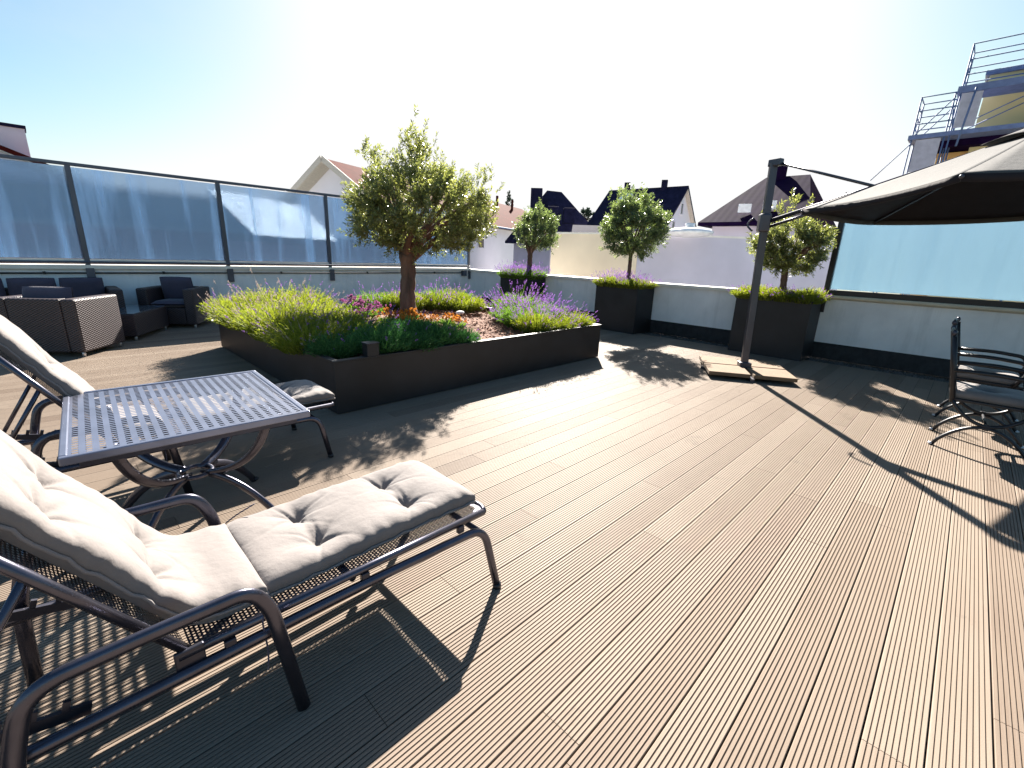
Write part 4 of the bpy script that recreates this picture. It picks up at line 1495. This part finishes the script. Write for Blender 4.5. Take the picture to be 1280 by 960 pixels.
def hip_house(name, label, A, B, half, drop, hipA, hipB, wallmat, roofmat, zb=-7.2, over=0.5):
    A, B = Vector(A), Vector(B)
    u = (B - A)
    L = u.length
    u.normalize()
    w = Vector((u.y, -u.x, 0))
    r = thing(name, label, 'house', (A.x, A.y, zb))
    R = Matrix((u, w, Vector((0, 0, 1)))).transposed()
    zr = A.z - zb
    ze = zr - drop
    MB().box(R @ Vector(((L + hipB - hipA) / 2, 0, (ze - 0.05) / 2)), (L + hipA + hipB - 2 * over, 2 * half - 2 * over, ze - 0.05), rot=R).build('wall', wallmat, r)
    Q = [(0, 0, zr), (L, 0, zr), (-hipA, -half, ze), (L + hipB, -half, ze), (L + hipB, half, ze), (-hipA, half, ze)]
    Q += [(-hipA, -half, ze - 0.15), (L + hipB, -half, ze - 0.15), (L + hipB, half, ze - 0.15), (-hipA, half, ze - 0.15)]
    F = [(0, 2, 3, 1), (1, 3, 4), (0, 1, 4, 5), (0, 5, 2), (2, 6, 7, 3), (3, 7, 8, 4), (4, 8, 9, 5), (5, 9, 6, 2), (6, 9, 8, 7)]
    sl = math.hypot(half, drop)
    uvm = [(0, 0), (L, 0), (-hipA, sl), (L + hipB, sl), (L + hipB, sl), (-hipA, sl)] + [(0, sl)] * 4
    MB().add([R @ Vector(p) for p in Q], F, [[uvm[i] for i in f] for f in F]).build('roof', roofmat, r)
    return r, R, L, zr, ze


def window(parent, c, s, rot, frame=True):
    """s = (width, height); rot columns: along, outward normal, up"""
    f = MB()
    w, h = s
    R = rot
    for sx in (-1, 1):
        f.box(Vector(c) + R @ Vector((sx * (w / 2 + 0.03), 0.03, 0)), (0.07, 0.08, h + 0.14), rot=R)
        f.box(Vector(c) + R @ Vector((0, 0.03, sx * (h / 2 + 0.035))), (w, 0.08, 0.07), rot=R)
    fo = f.build('window', M['house_white'], parent)
    MB().box(Vector(c) + R @ Vector((0, 0.015, 0)), (w, 0.03, h), rot=R).build('pane', M['window'], fo)


def build_surroundings():
    k = 1.65
    C = Vector(_C)
    up = Vector((0, 0, 1))

    def sc(p):
        return C + (Vector(p) - C) * k
    # A: long white house with red tiled roof, behind the big olive
    A, B = sc((7.26, 16.471, 4.381)), sc((23.0, 22.1, 4.381))
    r, R, L, hw, ze, zr = gable_house('house', 'long white house with a red tiled roof behind the big olive tree', A, B, 2.45 * k, 1.60 * k, M['house_white'], M['tile_red'], over=0.55, rake=0.8)
    n = Matrix((R.col[1], -R.col[0], R.col[2])).transposed()
    window(r, R @ Vector((0.8, 1.75, zr - 3.35)), (0.8, 1.3), n)
    side = Matrix((-R.col[0], R.col[1], R.col[2])).transposed()
    for x in (2.2, 4.1, 8.0, 12.0):
        window(r, R @ Vector((x, hw, zr - 3.75)), (0.9, 1.2), side)
    window(r, R @ Vector((L - 2.6, hw, zr - 5.0)), (0.8, 1.9), side)
    for x in (L - 6.2,):
        e = R @ Vector((x, hw + 0.12, 0))
        pts = fillet([R @ Vector((x + 0.8, hw + 0.55, ze - 0.25)), R @ Vector((x + 0.6, hw + 0.5, ze - 0.7)), R @ Vector((x, hw + 0.12, ze - 1.1)), R @ Vector((x, hw + 0.12, 0.5))], 0.3)
        MB().tube(pts, 0.06, 8).build('downpipe', M['scaf'], r, smooth=True)
    for x in (L - 7.5, L - 4.2):
        MB().tube([R @ Vector((x, 0.7, zr - 0.6)), R @ Vector((x, 0.7, zr + 0.45))], 0.12, 8).build('vent_pipe', M['tile_red'], r, smooth=True)
    rf = MB()
    for s in (-1, 1):
        rf.beam(R @ Vector((-0.02, 0, zr - 0.02)), R @ Vector((-0.02, s * 2.45 * k, zr - 1.60 * k - 0.02)), 0.05, 0.30)
    rf.build('fascia', M['timber'], r)
    # B: dark blue-roofed houses behind the corner planter
    A = at((684, 238), 34)
    B = gz((702, 240), A.z)
    B = A + (B - A).normalized() * min((B - A).length, 3.2)
    r, R, L, zr, ze = hip_house('house', 'steep dark blue roofed house with a square chimney behind the corner planter', A, B, 3.2, 3.4, 1.6, 1.9, M['house_lavender'], M['tile_slate'])
    cp = at((671, 240), 32.5) - Vector((r.location))
    MB().box((cp.x, cp.y, cp.z - 1.6), (0.75, 0.75, 3.6), rz=0.7).build('chimney', M['tile_slate'], r)
    for px in ((691, 268), (711, 270)):
        p = at(px, 30.6) - Vector(r.location)
        MB().box((p.x, p.y, p.z), (0.7, 0.7, 0.9), rz=0.75).build('dormer', M['tile_slate'], r, bevel=0.03)
    A, B = at((716, 281), 26), at((752, 281), 26)
    B.z = A.z
    gable_house('house', 'low dark roofed building between the blue roofed house and the round green olive', A, B, 2.4, 0.9, M['house_white'], M['tile_slate'], over=0.3, rake=0.2)
    # C: white gabled house with slate roof
    A = at((762, 238), 33)
    B = gz((861, 232), A.z)
    r, R, L, hw, ze, zr = gable_house('house', 'white gabled house with a dark slate roof behind the round green olive', A, B, 2.95, 2.55, M['house_white'], M['tile_slate'], over=0.35, rake=0.25)
    n = Matrix((-R.col[1], R.col[0], R.col[2])).transposed()
    for y, z, s in ((0.1, zr - 1.3, (0.4, 0.6)), (-1.0, zr - 2.5, (0.45, 0.7)), (1.2, zr - 2.45, (0.45, 0.7))):
        window(r, R @ Vector((L - 0.25, y, z)), s, n)
    for x in (L * 0.25, L * 0.72):
        p = R @ Vector((x, 0.1, zr))
        MB().box((p.x, p.y, p.z), (0.34, 0.34, 0.75), rz=0.4).build('chimney', M['tile_slate'], r)
    for x in (L * 0.3,):
        p = R @ Vector((x, 0.8, zr - 0.68))
        MB().box((p.x, p.y, p.z + 0.03), (0.8, 0.9, 0.12), rot=R @ Matrix.Rotation(-math.atan2(2.55, 2.95), 3, 'X')).build('skylight', M['dome'], r)
    # D: purple hipped roof
    A = at((958, 222), 27)
    B = gz((1013, 218), A.z)
    L0 = (B - A).length
    r, R, L, zr, ze = hip_house('house', 'house with a broad dark purple hipped roof behind the parasol pole', A, B, 4.2, 2.35, 1.45, 1.1, M['house_lavender'], M['tile_purple'])
    for px in ((931, 261), (962, 257)):
        p = at(px, 23.2) - Vector(r.location)
        MB().box((p.x, p.y, p.z), (0.5, 0.5, 0.35), rz=0.3).build('skylight', M['dome'], r)
    p = at((973, 224), 26.8) - Vector(r.location)
    MB().box((p.x, p.y, p.z), (0.6, 0.6, 1.1), rz=0.3).build('chimney', M['tile_purple'], r)
    # flat-roofed neighbours directly behind the back parapet
    zt = 2.15
    a, b, c = gz((690, 290), zt), gz((800, 291), zt), gz((1060, 301), zt)
    for nm, lb, p, q, mt in (('flat_roofed_building', 'plain beige flat roofed building behind the back parapet, left of the round olive', a, b, M['house_beige']), ('flat_roofed_building', 'plain pale lilac flat roofed building behind the back parapet, right of the round olive', b, c, M['house_lavender'])):
        d = (q - p)
        d.z = 0
        Ld = d.length
        d.normalize()
        nn = Vector((-d.y, d.x, 0))
        if nn.x < 0:
            nn = -nn
        R = Matrix((d, nn, up)).transposed()
        if mt is M['house_beige']:
            Ld -= 0.01
        r = thing(nm, lb, 'building', (p.x, p.y, -7.2))
        MB().box(R @ Vector((Ld / 2, 2.5, 4.65)), (Ld, 5.0, 9.3), rot=R).build('wall', mt, r)
        MB().box(R @ Vector((Ld / 2, 2.5, 9.325)), (Ld, 5.04, 0.05), rot=R).build('roof_edge', M['coping'], r)
        if mt is M['house_lavender']:
            pc = Vector(gz((880, 289), zt)) - Vector((p.x, p.y, -7.2)) + nn * 0.9
            mb = MB()
            mb.ell((pc.x, pc.y, 9.36), (0.58, 0.58, 0.13), 20, 10)
            dm = mb.build('skylight_dome', M['dome'], r, smooth=True)
            MB().tube([(pc.x, pc.y, 9.47), (pc.x, pc.y, 9.58)], 0.12, 10).build('cap', M['dome'], dm, smooth=True)
    # building with red roof, top left
    A = Vector((-9.5, 21.0, 5.35))
    B = Vector((-6.8, 30.0, 5.35))
    kx = at((0, 181), 27)
    ky = at((45, 199), 27)
    d = (ky - kx)
    zr = 6.4
    slope = (kx.z - ky.z) / (Vector((kx.x - ky.x, kx.y - ky.y, 0)).length)
    t = (zr - ky.z) / slope
    dirx = Vector((kx.x - ky.x, kx.y - ky.y, 0)).normalized()
    ap = Vector((ky.x, ky.y, 0)) + dirx * t
    ap.z = zr
    u = Vector((-dirx.y, dirx.x, 0))
    if u.y < 0:
        u = -u
    half = t + 2.2
    r, R, L, hw, ze, zr2 = gable_house('house', 'white house with a red roof edge and pale chimney rising above the left glass screen', ap, ap + u * 9, half, half * slope, M['house_white'], M['tile_red'], over=0.4, rake=0.3)
    p = at((6, 178), 29) - Vector(r.location)
    MB().box((p.x - 0.3, p.y, p.z - 0.75), (1.9, 1.0, 2.6)).build('chimney', M['house_white'], r)
    q = at((6, 168), 29) - Vector(r.location)
    MB().box((p.x - 0.3, p.y, p.z + 0.60), (2.0, 1.1, 0.12)).build('chimney_cap', M['tile_slate'], r)
    # what shows blurred through the left glass
    r = thing('flat_roofed_building', 'low dark brown building showing blurred through the lower half of the left glass', 'building', (0, 17.0, -7.2))
    MB().box((-2.0, 2.0, 4.5), (26.0, 4.0, 9.0)).build('wall', M['dark_wall'], r)
    MB().box((-2.0, 2.0, 9.03), (26.2, 4.2, 0.06)).build('roof_edge', M['teal_roof'], r)
    r = thing('flat_roofed_building', 'grey-teal long building showing blurred through the upper half of the left glass', 'building', (0, 21.3, -7.2))
    MB().box((-5.2, 2.0, 5.2), (24.6, 4.0, 10.2)).build('wall', M['teal_roof'], r)
    MB().box((-5.2, 2.0, 10.34), (24.9, 4.2, 0.07)).build('roof_edge', M['dark_wall'], r)
    far = [((636, 260), 58, 0.5, 2.0, 'dark conifer tip rising behind the red tiled roof, left of the chimney'), ((733, 274), 36, 0.75, 0.75, 'small round dark tree between the two dark blue roofs')]
    for px, D, rx, rz, lb in far:
        p = at(px, D)
        olive_tree('tree', lb, (p.x, p.y, -7.2), p.z + 7.2, 0.12, (p.x, p.y, p.z), (rx, rx, rz), 160, M['far_leaf'], 9, leaf=0.16)
    # added low house, tin roof tilted to throw the sun back through the third pane
    c0 = at((352, 274), 15.5)
    nrm = Vector((0.43, -0.54, 0.72)).normalized()
    ux = Vector((nrm.y, -nrm.x, 0)).normalized() * -1
    uy = nrm.cross(ux).normalized()
    if uy.z < 0:
        uy = -uy
    r = thing('house', 'added low house, its shiny tin roof tilted to glint through the third pane of the left glass', 'house', (c0.x, c0.y, -7.2))
    Rm = Matrix((ux, uy, nrm)).transposed()
    cl = c0 - Vector(r.location)
    MB().box(cl, (4.2, 1.5, 0.05), rot=Rm).build('roof', M['tin'], r)
    R2 = Matrix((ux, Vector((-ux.y, ux.x, 0)), up)).transposed()
    b = -nrm.copy()
    b.z = 0
    b.normalize()
    MB().box(cl + b * 0.55 + Vector((0, 0, -cl.z / 2 - 0.42)), (3.1, 0.9, cl.z - 0.5), rot=R2).build('wall', M['dark_wall'], r)
    build_scaffold()


def build_scaffold():
    X = 22.0
    def P(x, y, dx=0.0):
        v = gxp((x, y), X)
        return Vector((X + dx, v.y, v.z))
    zb = -7.2
    # building
    r = thing('building', 'ochre house wrapped in scaffolding above the parasol at the top right', 'building', (X + 1.2, 0, zb))
    o = Vector(r.location)
    tl = P(1238, 80)
    bl = P(1172, 168)
    MB().box((2.5, tl.y - 3.0 , (tl.z - zb) / 2), (5.0, 6.0, tl.z - zb)).build('wall', M['house_yellow'], r)
    MB().box((2.48, tl.y - 3.0, tl.z - zb + 0.06), (5.2, 6.2, 0.12)).build('roof_edge', M['scaf_plank'], r)
    MB().box((2.6, bl.y - 0.8, (bl.z - zb - 0.35) / 2), (4.6, 1.6, bl.z - zb - 0.35)).build('wall', M['house_orange'], r)
    MB().box((2.2, bl.y - 1.2, bl.z - zb - 0.12), (5.4, 2.6, 0.34)).build('roof', M['tile_purple'], r)
    # scaffold
    r = thing('scaffold', 'blue-grey tube scaffold with two stepped platforms round the ochre house', 'scaffold', (X, 0, zb))
    o = Vector((X, 0, zb))
    depth = 0.9
    z1 = P(1204, 112).z
    z2 = P(1142, 172).z
    zt1, zt2 = P(1216, 55).z, P(1152, 122).z
    ya, yb = P(1214, 70).y, P(1148, 140).y
    hi = MB()
    MB().box((depth / 2, ya - 3.1, z1 - zb), (depth + 0.1, 6.4, 0.2)).build('platform', M['scaf_plank'], r)
    MB().box((depth / 2, yb - 3.2, z2 - zb), (depth + 0.1, 6.6, 0.14)).build('platform', M['scaf_plank'], r)
    MB().box((0.0, ya - 0.28, z1 - zb - 0.62), (0.04, 0.5, 1.0)).build('side_board', M['net'], r)
    MB().box((0.0, yb - 0.45, z2 - zb - 0.6), (0.04, 0.65, 1.0)).build('side_board', M['net'], r)
    def pole(a, b, rad=0.028):
        MB().tube([a, b], rad * 0.8, 6).build('tube', M['scaf'], r, smooth=True)
    for dx in (0.0, depth):
        for y, zt in ((ya, zt1), (ya - 2.4, zt1), (ya - 4.8, zt1), (yb, zt2), (yb - 0.85, zt2)):
            pole((dx, y, 0), (dx, y, zt - zb))
        for y0, y1, z, zt in ((ya, ya - 6, z1, zt1), (yb, ya, z2, zt2)):
            for q in (1.0, 0.66, 0.33):
                zz = z + (zt - z) * q - zb
                pole((dx, y0, zz), (dx, y1, zz), 0.024)
        pole((dx, yb, z2 - zb), (dx, ya + 0.1, z2 - zb + 1.1), 0.022)
        pole((dx, yb - 0.85, zt2 - zb - 0.3), (dx, ya, z2 - zb + 0.2), 0.022)
        pole((dx, ya - 0.2, z2 - zb + 0.2), (dx, ya - 2.4, z1 - zb), 0.022)
        pole((dx, ya - 2.4, z2 - zb + 0.2), (dx, ya - 4.8, z1 - zb), 0.022)
    for y, z, zt in ((ya, z1, zt1), (yb, z2, zt2)):
        for q in (1.0, 0.75, 0.5, 0.25):
            zz = z + (zt - z) * q - zb
            pole((0, y, zz), (depth, y, zz), 0.022)
        pole((0, y, z - zb), (depth, y, zt - zb), 0.020)
    pole((-0.3, P(1195, 185).y, P(1195, 185).z - zb), (-0.3, P(1221, 112).y, P(1221, 112).z - zb), 0.035)
    pole((0, yb + 0.9, z2 - zb - 1.3), (0, yb, z2 - zb - 0.2), 0.02)


# ------------------------------------------------------------------ light
SUN_AZ, SUN_EL = math.radians(39.8), math.radians(34.0)
SKY_STRENGTH, SUN_STRENGTH, EXPOSURE = 0.05, 5.0, 2.3


def build_light():
    w = bpy.data.worlds.new('World')
    SC.world = w
    w.use_nodes = True
    t = w.node_tree
    t.nodes.clear()
    out = t.nodes.new('ShaderNodeOutputWorld')
    bg = t.nodes.new('ShaderNodeBackground')
    sky = t.nodes.new('ShaderNodeTexSky')
    sky.sky_type = 'NISHITA'
    sky.sun_disc = False
    sky.sun_elevation = SUN_EL
    sky.sun_rotation = PI / 2 - SUN_AZ
    sky.altitude = 100
    sky.air_density = 1.0
    sky.dust_density = 1.6
    sky.ozone_density = 1.0
    hs = t.nodes.new('ShaderNodeHueSaturation')
    hs.inputs['Saturation'].default_value = 1.3
    hs.inputs['Hue'].default_value = 0.489
    hs.inputs['Value'].default_value = 0.70
    t.links.new(sky.outputs[0], hs.inputs['Color'])
    # thin summer haze cloud, very faint
    g = t.nodes.new('ShaderNodeTexCoord').outputs['Generated']
    cl = noise(t, 2.6, vec=g, detail=7, rough=0.6, stretch=(1, 1, 2.2))
    cl = ramp(t, cl, [(0.48, (0, 0, 0)), (0.85, (0.32, 0.32, 0.32))])
    c = mixc(t, cl, hs.outputs[0], (3.5, 3.7, 3.9))
    # the glow round the sun saturates like the photograph's sky
    sp = t.nodes.new('ShaderNodeSeparateColor')
    cb = t.nodes.new('ShaderNodeCombineColor')
    t.links.new(c, sp.inputs[0])
    for k in range(3):
        m = t.nodes.new('ShaderNodeMath')
        m.operation = 'SMOOTH_MIN'
        m.inputs[1].default_value = 4.15
        m.inputs[2].default_value = 1.1
        t.links.new(sp.outputs[k], m.inputs[0])
        t.links.new(m.outputs[0], cb.inputs[k])
    t.links.new(cb.outputs[0], bg.inputs[0])
    bg.inputs[1].default_value = SKY_STRENGTH
    t.links.new(bg.outputs[0], out.inputs[0])
    ld = bpy.data.lights.new('sun', 'SUN')
    ld.energy = SUN_STRENGTH
    ld.angle = math.radians(0.5)
    ld.color = (1.0, 0.93, 0.84)
    lo = bpy.data.objects.new('sun', ld)
    COL.objects.link(lo)
    s = Vector((math.cos(SUN_EL) * math.cos(SUN_AZ), math.cos(SUN_EL) * math.sin(SUN_AZ), math.sin(SUN_EL)))
    lo.rotation_euler = (-s).to_track_quat('-Z', 'Y').to_euler()
    vs = SC.view_settings
    vs.view_transform = 'Standard'
    vs.look = 'None'
    vs.exposure = EXPOSURE
    vs.gamma = 1.0
    vs.use_curve_mapping = False


def main():
    make_camera()
    materials()
    build_light()
    build_deck()
    build_parapets()
    build_fences()
    build_central_planter()
    build_box_planters()
    a = make_lounger('sun lounger with pale tufted cushions nearest the camera, at the bottom left')
    a.location = (0.0, 1.575, 0)
    b = dup(a, (0.03, 3.36, 0), 0.0, 'sun lounger with pale cushions on the far side of the slotted table')
    for ch in b.children:       # its foot section is pulled further out
        kind = ch.name.split('.')[0]
        if kind in ('seat_rail', 'end_rail', 'seat_mesh'):
            ch.location.x += 0.09
        elif kind == 'seat_cushion':
            ch.location.x += 0.14
    build_side_table()
    build_wicker()
    build_parasol()
    build_chairs()
    build_surroundings()
    SC.render.engine = 'CYCLES'
    SC.cycles.use_denoising = True
    SC.cycles.max_bounces = 8
    SC.cycles.transparent_max_bounces = 24
    SC.cycles.sample_clamp_indirect = 6


main()
